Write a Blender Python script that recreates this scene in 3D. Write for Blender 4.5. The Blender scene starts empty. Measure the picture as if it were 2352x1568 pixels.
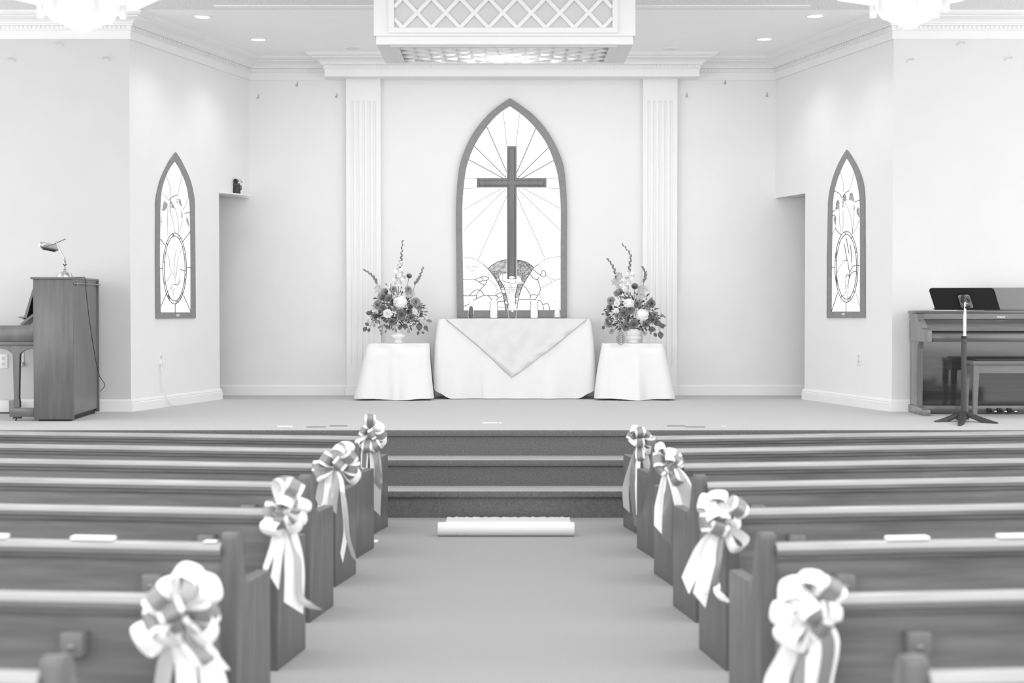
import bpy, bmesh, math, random
from mathutils import Vector, Matrix
C = bpy.context.scene.collection
PI = math.pi
R = math.radians
# ---------------------------------------------------------------- camera geometry (pixels of the 2352x1568 frame)
F = 3690.0; CX = 1176.0; CY = 784.0; CAMZ = 1.41; TILT = math.atan(84.0 / F)
CT, ST = math.cos(TILT), math.sin(TILT)
def ray(x, y):
    u = (x - CX) / F; v = (CY - y) / F
    return Vector((u, CT + v * ST, -ST + v * CT))
def P(x, y, D):
    r = ray(x, y); return Vector((0, 0, CAMZ)) + r * (D / r.y)
def PZ(x, y, z):
    r = ray(x, y); return Vector((0, 0, CAMZ)) + r * ((z - CAMZ) / r.z)
def PW(x, y, p0, n):
    r = ray(x, y); o = Vector((0, 0, CAMZ)); return o + r * ((p0 - o).dot(n) / r.dot(n))
RISE = 0.18; STAGE = 0.54; D1 = 10.6; TREAD = 0.28; DS = D1 + 2 * TREAD
DFL, DBK = 13.1, 15.47           # flat side walls, back wall
CEIL = 3.772; CROWN0 = 3.565

# ---------------------------------------------------------------- materials
def lin(v):
    v /= 255.0
    return v / 12.92 if v <= 0.04045 else ((v + 0.055) / 1.055) ** 2.4
def mat(name, g, rough=0.6, g2=None, scale=30.0, stretch=(1, 1, 1), bump=0.0, bscale=None, metal=0.0, spec=0.5,
        coat=0.0, sheen=0.0, emit=0.0, detail=4.0, contrast=(0.35, 0.65), trans=0.0, ior=1.45, coatr=0.08):
    m = bpy.data.materials.new(name); m.use_nodes = True
    nt = m.node_tree; b = nt.nodes['Principled BSDF']
    c = (g, g, g, 1)
    b.inputs['Base Color'].default_value = c
    b.inputs['Roughness'].default_value = rough
    b.inputs['Metallic'].default_value = metal
    b.inputs['Specular IOR Level'].default_value = spec
    b.inputs['Coat Weight'].default_value = coat
    b.inputs['Coat Roughness'].default_value = coatr
    b.inputs['Sheen Weight'].default_value = sheen
    b.inputs['Transmission Weight'].default_value = trans
    b.inputs['IOR'].default_value = ior
    if emit:
        b.inputs['Emission Color'].default_value = (1, 1, 1, 1)
        b.inputs['Emission Strength'].default_value = emit
    tc = nt.nodes.new('ShaderNodeTexCoord')
    mp = nt.nodes.new('ShaderNodeMapping'); mp.inputs['Scale'].default_value = stretch
    nt.links.new(tc.outputs['Object'], mp.inputs['Vector'])
    nz = nt.nodes.new('ShaderNodeTexNoise'); nz.inputs['Scale'].default_value = scale; nz.inputs['Detail'].default_value = detail
    nt.links.new(mp.outputs['Vector'], nz.inputs['Vector'])
    if g2 is None: g2 = g * 0.985
    rp = nt.nodes.new('ShaderNodeValToRGB')
    rp.color_ramp.elements[0].position = contrast[0]; rp.color_ramp.elements[1].position = contrast[1]
    rp.color_ramp.elements[0].color = (g2, g2, g2, 1); rp.color_ramp.elements[1].color = c
    nt.links.new(nz.outputs['Fac'], rp.inputs['Fac'])
    nt.links.new(rp.outputs['Color'], b.inputs['Base Color'])
    if bump:
        n2 = nt.nodes.new('ShaderNodeTexNoise'); n2.inputs['Scale'].default_value = bscale or scale; n2.inputs['Detail'].default_value = 3
        nt.links.new(mp.outputs['Vector'], n2.inputs['Vector'])
        bp = nt.nodes.new('ShaderNodeBump'); bp.inputs['Strength'].default_value = bump; bp.inputs['Distance'].default_value = 0.01
        nt.links.new(n2.outputs['Fac'], bp.inputs['Height']); nt.links.new(bp.outputs['Normal'], b.inputs['Normal'])
    return m
def wood(name, lo, hi, rough, axis='x', coat=0.0, spec=0.5):
    st = {'x': (1.2, 14, 14), 'y': (14, 1.2, 14), 'z': (14, 14, 1.2)}[axis]
    m = mat(name, hi, rough, g2=lo, scale=2.2, stretch=st, coat=coat, spec=spec, detail=6, contrast=(0.3, 0.72))
    return m
def glow(name, strength, g=1.0, speck=None, scale=60):
    m = bpy.data.materials.new(name); m.use_nodes = True
    nt = m.node_tree; b = nt.nodes['Principled BSDF']
    b.inputs['Base Color'].default_value = (.04, .04, .04, 1); b.inputs['Roughness'].default_value = .3
    b.inputs['Emission Strength'].default_value = strength
    b.inputs['Emission Color'].default_value = (g, g, g, 1)
    if speck:
        tc = nt.nodes.new('ShaderNodeTexCoord'); nz = nt.nodes.new('ShaderNodeTexNoise'); nz.inputs['Scale'].default_value = scale
        nz.inputs['Detail'].default_value = 3
        rp = nt.nodes.new('ShaderNodeValToRGB'); lo, hi, p0, p1 = speck
        rp.color_ramp.elements[0].color = (lo, lo, lo, 1); rp.color_ramp.elements[1].color = (hi, hi, hi, 1)
        rp.color_ramp.elements[0].position = p0; rp.color_ramp.elements[1].position = p1
        nt.links.new(tc.outputs['Object'], nz.inputs['Vector']); nt.links.new(nz.outputs['Fac'], rp.inputs['Fac'])
        nt.links.new(rp.outputs['Color'], b.inputs['Emission Color'])
        b.inputs['Base Color'].default_value = (.05, .05, .05, 1)
    return m
def thin_glass(name, tint=0.95):
    m = bpy.data.materials.new(name); m.use_nodes = True
    nt = m.node_tree; nt.nodes.clear()
    out = nt.nodes.new('ShaderNodeOutputMaterial'); mix = nt.nodes.new('ShaderNodeMixShader')
    tr = nt.nodes.new('ShaderNodeBsdfTransparent'); gl = nt.nodes.new('ShaderNodeBsdfGlossy'); lw = nt.nodes.new('ShaderNodeLayerWeight')
    tr.inputs['Color'].default_value = (tint, tint, tint, 1); gl.inputs['Roughness'].default_value = 0.05
    lw.inputs['Blend'].default_value = 0.18
    nt.links.new(lw.outputs['Fresnel'], mix.inputs['Fac']); nt.links.new(tr.outputs[0], mix.inputs[1]); nt.links.new(gl.outputs[0], mix.inputs[2])
    nt.links.new(mix.outputs[0], out.inputs['Surface'])
    return m

M = {}
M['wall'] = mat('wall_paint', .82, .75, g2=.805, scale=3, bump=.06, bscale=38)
M['wall_l'] = mat('wall_paint_dimmed_left', .63, .75, g2=.615, scale=3, bump=.08, bscale=38)  # same paint as the other walls, darkened to imitate weaker light here
M['wall_r'] = mat('wall_paint_dimmed_right', .73, .75, g2=.715, scale=3, bump=.08, bscale=38)  # same paint again, the right flat wall's dimmer light put into its colour
M['white'] = mat('white_trim_paint', .85, .45, scale=5)
M['boxpanel'] = mat('box_back_panel', .56, .6, scale=5)
M['whitebox'] = mat('white_box_paint', .74, .5, scale=5)
M['ceil'] = mat('smooth_ceiling', .93, .8, scale=4)
M['popcorn'] = mat('popcorn_ceiling', .90, .9, g2=.68, scale=85, bump=.5, bscale=85, contrast=(.4, .6))
M['carpet'] = mat('carpet', .36, .95, g2=.30, scale=120, bump=.5, bscale=300, sheen=.25, spec=.1)
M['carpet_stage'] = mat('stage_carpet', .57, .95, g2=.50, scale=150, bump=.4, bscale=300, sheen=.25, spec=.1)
M['riser'] = mat('riser_carpet_shaded', .19, .95, g2=.13, scale=95, bump=.6, bscale=260, spec=.05, contrast=(.3, .7))  # same carpet as the treads, darkened for the shade on upright faces
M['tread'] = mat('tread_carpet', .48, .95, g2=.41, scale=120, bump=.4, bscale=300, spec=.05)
M['pew_end'] = wood('pew_end_wood', .10, .155, .38, 'z')
M['pew_x'] = wood('pew_back_wood', .13, .225, .36, 'x')
M['pew_rail_lit'] = wood('pew_rail_wood_lit', .27, .39, .24, 'x', coat=.5)  # pew wood lightened so the top light on the rails is painted in
M['block'] = wood('holder_wood', .15, .22, .4, 'z')
M['frame'] = mat('dark_frame_wood', .255, .5, g2=.225, scale=30, stretch=(1, 1, 1))
M['cross'] = wood('cross_wood', .15, .21, .4, 'z')
M['cross_dark'] = mat('cross_edge_wood', .11, .45)
M['lead'] = mat('lead_line', .09, .6)
M['lead_soft'] = mat('fine_lead_line', .20, .6)
M['glass_w'] = glow('bright_window_glass', .58)
M['glass_d'] = glow('dark_rippled_glass', .5, speck=(.10, .62, .44, .70), scale=75)
M['glass_m'] = glow('streaked_glass', .5, speck=(.15, .70, .35, .7), scale=26)
M['leafglass'] = glow('grey_leaf_glass', .5, speck=(.10, .50, .35, .7), scale=70)
M['grapeglass'] = glow('grape_glass', .5, speck=(.15, .9, .4, .62), scale=110)
M['ringglass'] = glow('ring_glass', .5, speck=(.12, 1.0, .35, .50), scale=14)
M['cloth'] = mat('white_cloth', .80, .8, scale=12, sheen=.2)
M['satin'] = mat('white_satin', .70, .33, g2=.65, scale=9, sheen=.3, spec=.5)
M['hem'] = mat('satin_hem', .42, .5)
M['ceramic'] = mat('white_ceramic', .85, .15, spec=.6, coat=.4)
M['candle'] = mat('candle_wax', .93, .5, emit=.10)  # slight glow added so the unlit wax looks white
M['glass'] = thin_glass('clear_glass', .985)
M['sand_d'] = mat('dark_sand', .17, .7, g2=.12, scale=200)
M['sand_w'] = mat('white_sand', .86, .7, scale=200)
M['piano'] = wood('upright_piano_wood', .095, .135, .35, 'z', coat=.15)
M['piano_h'] = wood('upright_piano_wood_level', .095, .135, .35, 'x', coat=.15)
M['black'] = mat('black_paint', .012, .5)
M['dark'] = mat('dark_metal', .045, .45, metal=.3)
M['roland'] = wood('digital_piano_wood', .085, .14, .22, 'x', coat=.25)
M['roland_l'] = wood('digital_piano_side', .14, .20, .2, 'z', coat=.3)
M['gloss'] = wood('gloss_panel', .038, .06, .06, 'x', coat=.35)
M['rest'] = mat('grey_music_rest', .22, .35)
M['bench'] = wood('bench_wood', .14, .19, .35, 'x')
M['bench_pad'] = mat('bench_cushion', .05, .5)
M['chrome'] = mat('chrome', .62, .16, metal=1.0)
M['brass'] = mat('brushed_brass', .55, .24, metal=1.0)
M['stand'] = mat('stand_black', .008, .6)
M['stand_pole'] = mat('stand_tube', .05, .35)
M['stand_plate'] = mat('stand_plate_grey', .20, .3, metal=.2)
M['paper'] = mat('white_paper', .92, .6)
M['plastic'] = mat('white_plastic', .82, .35)
M['plastic_g'] = mat('grey_plate', .66, .4)
M['hook'] = mat('hook_metal', .42, .35, metal=.4)
M['rib_w'] = mat('white_ribbon', .90, .42, sheen=.3)
M['rib_g'] = mat('grey_satin_ribbon', .23, .22, spec=.7)
M['rib_t'] = mat('sheer_ribbon_tail', .46, .35)
M['roll'] = mat('runner_roll', .80, .6)
M['film'] = mat('runner_cloth', .90, .55, g2=.82, scale=60, bump=.5, bscale=40)
M['lamp'] = glow('lamp_glass', .46)
M['lampf'] = mat('lamp_frame', .55, .6, emit=.06)
M['down'] = glow('downlight_lens', 1.2)
M['offlens'] = mat('unlit_lens', .72, .4)
M['boxglow'] = glow('light_box_diffuser', 0.75)
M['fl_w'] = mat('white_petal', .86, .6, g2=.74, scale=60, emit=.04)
M['fl_l'] = mat('pale_petal', .58, .55, g2=.40, scale=60)
M['fl_m'] = mat('mid_petal', .42, .55, g2=.27, scale=80)
M['fl_d'] = mat('deep_petal', .27, .55, g2=.15, scale=80)
M['leaf_d'] = mat('dark_leaf', .13, .45, g2=.08, scale=50)
M['leaf_m'] = mat('grey_leaf', .26, .5, g2=.18, scale=50)
M['stem'] = mat('stem_green', .17, .6)
M['breath'] = mat('tiny_white_bloom', .82, .6)

# ---------------------------------------------------------------- mesh builder
class MB:
    def __init__(s): s.v = []; s.f = []; s.mi = []; s.mats = []
    def m(s, mt):
        if mt not in s.mats: s.mats.append(mt)
        return s.mats.index(mt)
    def add(s, vs, fs, mt):
        o = len(s.v); s.v += [Vector(v) for v in vs]; k = s.m(mt)
        for f in fs: s.f.append([i + o for i in f]); s.mi.append(k)
    def box(s, a, b, mt, bev=0.0, rot=None, piv=None):
        bm = bmesh.new(); bmesh.ops.create_cube(bm, size=1)
        a = Vector(a); b = Vector(b); c = (a + b) / 2; d = b - a
        for v in bm.verts: v.co = Vector((v.co.x * d.x, v.co.y * d.y, v.co.z * d.z)) + c
        if bev: bmesh.ops.bevel(bm, geom=list(bm.edges), offset=bev, segments=2, affect='EDGES', profile=.5)
        if rot is not None:
            p = Vector(piv) if piv is not None else c
            for v in bm.verts: v.co = rot @ (v.co - p) + p
        s.bm(bm, mt)
    def bm(s, bm, mt):
        bm.verts.index_update()
        s.add([v.co.copy() for v in bm.verts], [[v.index for v in f.verts] for f in bm.faces], mt); bm.free()
    def prism(s, pts, off, mt, bev=0.0):
        """closed polygon of 3D points swept by vector off"""
        off = Vector(off); bm = bmesh.new()
        a = [bm.verts.new(Vector(p)) for p in pts]; b = [bm.verts.new(Vector(p) + off) for p in pts]; n = len(pts)
        bm.faces.new(a); bm.faces.new(b[::-1])
        for i in range(n): bm.faces.new((a[i], b[i], b[(i + 1) % n], a[(i + 1) % n]))
        bmesh.ops.recalc_face_normals(bm, faces=bm.faces)
        if bev: bmesh.ops.bevel(bm, geom=list(bm.edges), offset=bev, segments=2, affect='EDGES', profile=.5)
        s.bm(bm, mt)
    def poly(s, pts, mt): s.add(pts, [list(range(len(pts)))], mt)
    def tube(s, pts, r, mt, n=6, cap=True):
        pts = [Vector(p) for p in pts]; k = len(pts); rs = r if isinstance(r, (list, tuple)) else [r] * k
        vs = []; fs = []; up = Vector((0, 0, 1)); prev = None
        for i, p in enumerate(pts):
            t = (pts[min(i + 1, k - 1)] - pts[max(i - 1, 0)])
            t = t.normalized() if t.length > 1e-9 else Vector((0, 0, 1))
            if prev is None:
                a = t.cross(up)
                if a.length < 1e-3: a = t.cross(Vector((1, 0, 0)))
            else: a = prev - t * prev.dot(t)
            a.normalize(); prev = a; b = t.cross(a)
            for j in range(n):
                an = 2 * PI * j / n; vs.append(p + (a * math.cos(an) + b * math.sin(an)) * rs[i])
        for i in range(k - 1):
            for j in range(n):
                fs.append([i * n + j, i * n + (j + 1) % n, (i + 1) * n + (j + 1) % n, (i + 1) * n + j])
        if cap: fs.append(list(range(n))[::-1]); fs.append([(k - 1) * n + j for j in range(n)])
        s.add(vs, fs, mt)
    def lathe(s, prof, c, mt, n=24, axis=None, sq=1.0):
        """prof = [(r, h)] about vertical (or axis) through c"""
        c = Vector(c); ax = Vector(axis).normalized() if axis is not None else Vector((0, 0, 1))
        a = ax.orthogonal().normalized() if axis is not None else Vector((1, 0, 0)); b = ax.cross(a)
        vs = []; fs = []; k = len(prof)
        for r, h in prof:
            for j in range(n):
                an = 2 * PI * j / n; vs.append(c + ax * h + (a * math.cos(an) + b * math.sin(an) * sq) * max(r, 1e-4))
        for i in range(k - 1):
            for j in range(n): fs.append([i * n + j, i * n + (j + 1) % n, (i + 1) * n + (j + 1) % n, (i + 1) * n + j])
        fs.append(list(range(n))[::-1]); fs.append([(k - 1) * n + j for j in range(n)])
        s.add(vs, fs, mt)
    def ball(s, c, r, mt, seg=10, rings=6, sc=(1, 1, 1)):
        bm = bmesh.new(); bmesh.ops.create_uvsphere(bm, u_segments=seg, v_segments=rings, radius=r)
        for v in bm.verts: v.co = Vector((v.co.x * sc[0], v.co.y * sc[1], v.co.z * sc[2])) + Vector(c)
        s.bm(bm, mt)
    def grid(s, rows, mt, close=False):
        nr = len(rows); nc = len(rows[0]); vs = [p for r in rows for p in r]; fs = []
        for i in range(nr - 1):
            for j in range(nc if close else nc - 1):
                fs.append([i * nc + j, i * nc + (j + 1) % nc, (i + 1) * nc + (j + 1) % nc, (i + 1) * nc + j])
        s.add(vs, fs, mt)
ORG = {}
def obj(name, mb, parent=None, smooth=35, local=False):
    me = bpy.data.meshes.new(name); o = bpy.data.objects.new(name, me); C.objects.link(o)
    org = Vector((0, 0, 0))
    if parent is not None: o.parent = parent; org = ORG[parent] if not local else Vector((0, 0, 0))
    elif not local:
        lo = [min(v[i] for v in mb.v) for i in range(3)]; hi = [max(v[i] for v in mb.v) for i in range(3)]
        org = Vector(((lo[0] + hi[0]) / 2, (lo[1] + hi[1]) / 2, lo[2])); o.location = org
    ORG[o] = org
    me.from_pydata([v - org for v in mb.v], [], mb.f); me.update()
    for mt in mb.mats: me.materials.append(mt)
    me.polygons.foreach_set('material_index', mb.mi)
    bm = bmesh.new(); bm.from_mesh(me); bmesh.ops.remove_doubles(bm, verts=bm.verts, dist=1e-6)
    bmesh.ops.recalc_face_normals(bm, faces=bm.faces); bm.to_mesh(me); bm.free()
    if smooth:
        me.polygons.foreach_set('use_smooth', [True] * len(me.polygons)); me.set_sharp_from_angle(angle=R(smooth))
    return o
def thing(name, label, cat, loc, rotz=0, group=None):
    o = bpy.data.objects.new(name, None); C.objects.link(o); o.location = loc; o.rotation_euler = (0, 0, rotz)
    o.empty_display_size = .1; ORG[o] = Vector(loc); tag(o, label, cat, group); return o
def tag(o, label, cat, group=None):
    o['label'] = label; o['category'] = cat
    if group: o['group'] = group
    return o
def struct(name, mb, smooth=35, parent=None):
    o = obj(name, mb, parent, smooth)
    if parent is None: o['kind'] = 'structure'
    return o
def smoothline(pts, n=6):
    pts = [Vector(p) for p in pts]; out = []
    for i in range(len(pts) - 1):
        p0 = pts[max(i - 1, 0)]; p1 = pts[i]; p2 = pts[i + 1]; p3 = pts[min(i + 2, len(pts) - 1)]
        for k in range(n):
            t = k / n
            out.append(.5 * ((2 * p1) + (p2 - p0) * t + (2 * p0 - 5 * p1 + 4 * p2 - p3) * t * t + (3 * p1 - p0 - 3 * p2 + p3) * t ** 3))
    out.append(pts[-1]); return out
WORLD, A1, A2, A3, EXPO = 1.06, 60, 22, 12, 1.03
# ================================================================ THE SETTING
AL0, AL1 = Vector((-3.11, DFL, 0)), Vector((-2.524, DBK, 0))
AR0, AR1 = Vector((3.10, DFL, 0)), Vector((2.532, DBK, 0))
WX = 6.2
mb = MB(); mb.box((-WX, -2, -.1), (WX, DS + .1, 0), M['carpet']); fl = struct('floor', mb)
mb = MB(); mb.box((-WX, DS + .03, 0), (WX, 15.6, STAGE), M['carpet_stage'])
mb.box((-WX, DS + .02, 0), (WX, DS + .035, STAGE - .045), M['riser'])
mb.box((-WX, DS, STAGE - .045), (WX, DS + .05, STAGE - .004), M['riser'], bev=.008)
struct('floor_stage', mb)
mb = MB()
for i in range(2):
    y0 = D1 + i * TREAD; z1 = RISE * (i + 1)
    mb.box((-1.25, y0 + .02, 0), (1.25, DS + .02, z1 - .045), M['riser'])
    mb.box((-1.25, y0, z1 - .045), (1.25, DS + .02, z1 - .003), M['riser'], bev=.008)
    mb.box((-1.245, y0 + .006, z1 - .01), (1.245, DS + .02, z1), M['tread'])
so = struct('floor_steps', mb)
# ceiling
mb = MB(); mb.box((-WX, 12.9, CEIL), (WX, 15.7, CEIL + .1), M['ceil']); struct('ceiling', mb)
mb = MB(); mb.box((-WX, 5.0, CEIL - .004), (WX, 12.9, CEIL + .1), M['popcorn']); struct('ceiling_nave', mb)
mb = MB(); mb.box((-2.35, 12.70, CEIL - .012), (2.35, 12.80, CEIL), M['white']); struct('trim_1', mb)
# walls
T = .12
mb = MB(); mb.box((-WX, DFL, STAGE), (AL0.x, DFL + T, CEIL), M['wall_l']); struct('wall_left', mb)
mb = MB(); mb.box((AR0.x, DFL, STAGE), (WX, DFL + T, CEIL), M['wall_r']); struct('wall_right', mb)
mb = MB(); mb.box((-4.8, DBK, STAGE - .02), (4.8, DBK + T, CEIL), M['wall']); struct('wall_back', mb)
OPEN_D, OPEN_Z = 14.79, 2.435
def angled(a, b, side, name):
    d = (b - a).normalized(); n = Vector((d.y, -d.x, 0)) * (-1 if side < 0 else 1)   # outward
    if n.x * side < 0: n = -n
    t = (OPEN_D - a.y) / (b.y - a.y); e = a + (b - a) * t
    mb = MB()
    Z = lambda p, z: Vector((p.x, p.y, z))
    mb.prism([Z(a, STAGE), Z(e, STAGE), Z(e + n * T, STAGE), Z(a + n * T, STAGE)], (0, 0, CEIL - STAGE), M['wall'])
    mb.prism([Z(e, OPEN_Z), Z(b, OPEN_Z), Z(b + n * T, OPEN_Z), Z(e + n * T, OPEN_Z)], (0, 0, CEIL - OPEN_Z), M['wall'])
    struct(name, mb, smooth=0)
    return e, d, n
eL, dL, nL = angled(AL0, AL1, -1, 'wall_angled_left')
eR, dR, nR = angled(AR0, AR1, 1, 'wall_angled_right')
for s, nm in ((-1, 'wall_hall_left'), (1, 'wall_hall_right')):
    mb = MB(); mb.box((s * 4.6, DFL + T, STAGE), (s * 4.72, DBK, OPEN_Z + .1), M['wall']); struct(nm, mb)
    mb = MB(); mb.prism([(s * 2.75, DBK, OPEN_Z + .05), (s * 3.24, DFL + T, OPEN_Z + .05), (s * 4.6, DFL + T, OPEN_Z + .05), (s * 4.6, DBK, OPEN_Z + .05)], (0, 0, .05), M['wall'])
    struct('ceiling_hall_left' if s < 0 else 'ceiling_hall_right', mb)
def sweep(mb, path, prof, mt):
    """profile (out, z) mitred along a plan path; room lies to the right of travel"""
    n = len(path); offs = []
    for i in range(n):
        ds = []
        if i > 0: ds.append((path[i] - path[i - 1]).normalized())
        if i < n - 1: ds.append((path[i + 1] - path[i]).normalized())
        ns = [Vector((d.y, -d.x, 0)) for d in ds]
        if len(ns) == 1: offs.append(ns[0])
        else:
            b = ns[0] + ns[1]; offs.append(b / (1 + ns[0].dot(ns[1])))
    rows = [[Vector((p.x, p.y, 0)) + o * q[0] + Vector((0, 0, q[1])) for q in prof] for p, o in zip(path, offs)]
    mb.grid(rows, mt)
V2 = lambda x, y: Vector((x, y, 0))
EX, ED = 1.75, 15.23
cpath = [V2(-WX, DFL), V2(AL0.x, DFL), V2(AL1.x, DBK), V2(-EX, DBK), V2(-EX, ED), V2(EX, ED), V2(EX, DBK), V2(AR1.x, DBK), V2(AR0.x, DFL), V2(WX, DFL)]
z0 = CROWN0
cprof = [(0, z0), (.02, z0), (.02, z0 + .004), (.02, z0 + .068), (.03, z0 + .070), (.03, z0 + .075), (.028, z0 + .077), (.028, z0 + .106), (.048, z0 + .108), (.048, z0 + .118),
         (.058, z0 + .122), (.060, z0 + .130), (.075, z0 + .140), (.100, z0 + .155), (.128, z0 + .165), (.128, z0 + .172), (.145, z0 + .176), (.16, z0 + .184), (.176, z0 + .196), (.178, CEIL)]
mb = MB(); sweep(mb, cpath, cprof, M['white'])
for i in range(len(cpath) - 1):
    a, b = cpath[i], cpath[i + 1]; d = (b - a); L = d.length; d.normalize(); nn = Vector((d.y, -d.x, 0)); k = .03
    while k < L - .01:
        p = a + d * k
        q = [p + nn * .02 - d * .0095, p + nn * .035 - d * .0095, p + nn * .035 + d * .0095, p + nn * .02 + d * .0095]
        mb.prism([Vector((w.x, w.y, z0 + .079)) for w in q], (0, 0, .026), M['white']); k += .036
struct('trim_2', mb, smooth=30)
mb = MB(); mb.box((-EX, ED, z0), (EX, DBK, CEIL), M['white']); struct('trim_3', mb)
# baseboards
bprof = [(0, STAGE), (.02, STAGE), (.02, STAGE + .068), (.014, STAGE + .074), (.017, STAGE + .08), (.012, STAGE + .094), (.004, STAGE + .1), (0, STAGE + .1)]
for nm, pth in (('baseboard_left', [V2(-WX, DFL), V2(AL0.x, DFL), V2(eL.x, eL.y), V2(eL.x, eL.y) + nL * .1]),
                ('baseboard_right', [V2(eR.x, eR.y) + nR * .1, V2(eR.x, eR.y), V2(AR0.x, DFL), V2(WX, DFL)]),
                ('baseboard_back', [V2(-4.6, DBK), V2(4.6, DBK)])):
    mb = MB(); sweep(mb, pth, bprof, M['white']); struct(nm, mb, smooth=30)
# fluted pilasters
for i, (xa, xb) in enumerate(((-1.586, -1.256), (1.252, 1.582))):
    mb = MB(); yb = DBK; w = xb - xa
    mb.box((xa, yb - .055, STAGE), (xb, yb, z0), M['white'])
    zt, zl = 3.36, .83
    mb.box((xa, yb - .065, zt), (xb, yb - .05, z0), M['white']); mb.box((xa, yb - .065, STAGE), (xb, yb - .05, zl), M['white'])
    m_ = .045; nfl = 5; fw = .026; gap = (w - 2 * m_ - nfl * fw) / (nfl - 1)
    xs = [xa]
    for k in range(nfl):
        f0 = xa + m_ + k * (fw + gap); xs += [f0, f0 + fw]
    xs.append(xb)
    for k in range(0, len(xs), 2): mb.box((xs[k], yb - .065, zl), (xs[k + 1], yb - .05, zt), M['white'])
    mb.box((xa - .012, yb - .085, STAGE), (xb + .012, yb - .05, STAGE + .075), M['white'], bev=.004)
    mb.box((xa - .006, yb - .075, STAGE + .075), (xb + .006, yb - .05, STAGE + .1), M['white'], bev=.004)
    struct('trim_%d' % (4 + i), mb, smooth=0)

# ---------------------------------------------------------------- windows
def ring(mb, outer, inner, off, mt):
    off = Vector(off); n = len(outer)
    o2 = [p + off for p in outer]; i2 = [p + off for p in inner]
    vs = list(outer) + list(inner) + o2 + i2; fs = []
    for i in range(n):
        j = (i + 1) % n
        fs += [[2 * n + i, 2 * n + j, 3 * n + j, 3 * n + i], [i, j, 2 * n + j, 2 * n + i], [n + i, 3 * n + i, 3 * n + j, n + j], [i, n + i, n + j, j]]
    mb.add(vs, fs, mt)
def px(pts, ox, oy, s): return [(ox + x / s, oy + y / s) for x, y in pts]
def window(num, outer, inner, proj, nrm, lines, fine, dark, dep=.05, ho=1.0):
    """outer / inner: pixel outlines from bottom-left, over the apex, to bottom-right"""
    def curve(lst):
        v = [Vector((x, y, 0)) for x, y in lst]
        if (v[0] - v[1]).length > 2 * (v[1] - v[2]).length: v.insert(1, v[1] + (v[0] - v[1]).normalized() * (v[1] - v[2]).length)
        if (v[-1] - v[-2]).length > 2 * (v[-2] - v[-3]).length: v.insert(-1, v[-2] + (v[-1] - v[-2]).normalized() * (v[-2] - v[-3]).length)
        return smoothline(v, 5)
    def outline(lst, k):   # lst: left pts bottom->apex then right apex->bottom ; apex index k
        a = curve(lst[1:k + 1]); b = curve(lst[k:-1])
        return [Vector((*lst[0], 0))] + a + b[1:] + [Vector((*lst[-1], 0))]
    ko = min(range(len(outer)), key=lambda i: outer[i][1]); ki = min(range(len(inner)), key=lambda i: inner[i][1])
    O = [proj(p.x, p.y, dep * ho) - nrm * (dep * ho - .002) for p in outline(outer, ko)]; I = [proj(p.x, p.y, dep) - nrm * (dep - .002) for p in outline(inner, ki)]
    root = bpy.data.objects.new('window_%d' % num, None); C.objects.link(root); root['kind'] = 'structure'
    cen = sum(O, Vector()) / len(O); zlo = min(p.z for p in O); root.location = (cen.x, cen.y, zlo); ORG[root] = Vector(root.location)
    mb = MB(); ring(mb, O, I, nrm * (dep - .002), M['frame']); obj('window_frame', mb, root, 25)
    mb = MB(); mb.poly([p + nrm * .003 for p in I], M['glass_w']); obj('stained_glass', mb, root, 0)
    mb = MB()
    for l in lines: mb.tube([proj(x, y, .0105) for x, y in smooth2(l)], .0033, M['lead'], 5)
    for l in fine: mb.tube([proj(x, y, .0105) for x, y in smooth2(l)], .0021, M['lead_soft'], 5)
    obj('lead_line', mb, root)
    for nm, pg, mt, h in dark:
        mb = MB(); mb.poly([proj(x, y, h) for x, y in pg], mt); obj(nm, mb, root, 0)
    return root
def smooth2(l):
    if len(l) < 3: return l
    return [(p.x, p.y) for p in smoothline([Vector((x, y, 0)) for x, y in l], 3)]
# centre window on the back wall
NB = Vector((0, -1, 0))
projB = lambda x, y, h: P(x, y, DBK - h)
So = 2.8; ox, oy = 1020, 200
outer = px([(83, 1480), (77, 1000), (77, 750), (95, 530), (130, 410), (190, 290), (275, 185), (350, 120), (423, 70),
            (500, 122), (585, 188), (670, 290), (735, 410), (773, 530), (790, 750), (790, 1000), (790, 1480)], ox, oy, So)
inner = px([(126, 1435), (118, 1000), (118, 750), (134, 570), (158, 465), (205, 355), (280, 245), (350, 170), (423, 120),
            (492, 168), (570, 240), (650, 345), (700, 455), (732, 570), (750, 750), (750, 1000), (750, 1432)], ox, oy, So)
rays = [[(404, 380), (380, 160)], [(462, 380), (485, 170)], [(402, 545), (275, 255)], [(468, 548), (592, 262)], [(398, 580), (193, 378)], [(474, 583), (675, 385)],
        [(378, 585), (160, 467)], [(503, 585), (708, 470)], [(211, 590), (133, 583)], [(660, 590), (735, 583)], [(211, 646), (128, 655)], [(660, 646), (745, 655)],
        [(370, 652), (125, 788)], [(508, 650), (748, 780)], [(396, 655), (125, 922)], [(473, 655), (748, 920)], [(403, 700), (218, 1112)], [(468, 695), (652, 1108)]]
rays = [px(l, ox, oy, So) for l in rays]
Z8 = lambda l: px(l, 1040, 580, 8.4)
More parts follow.
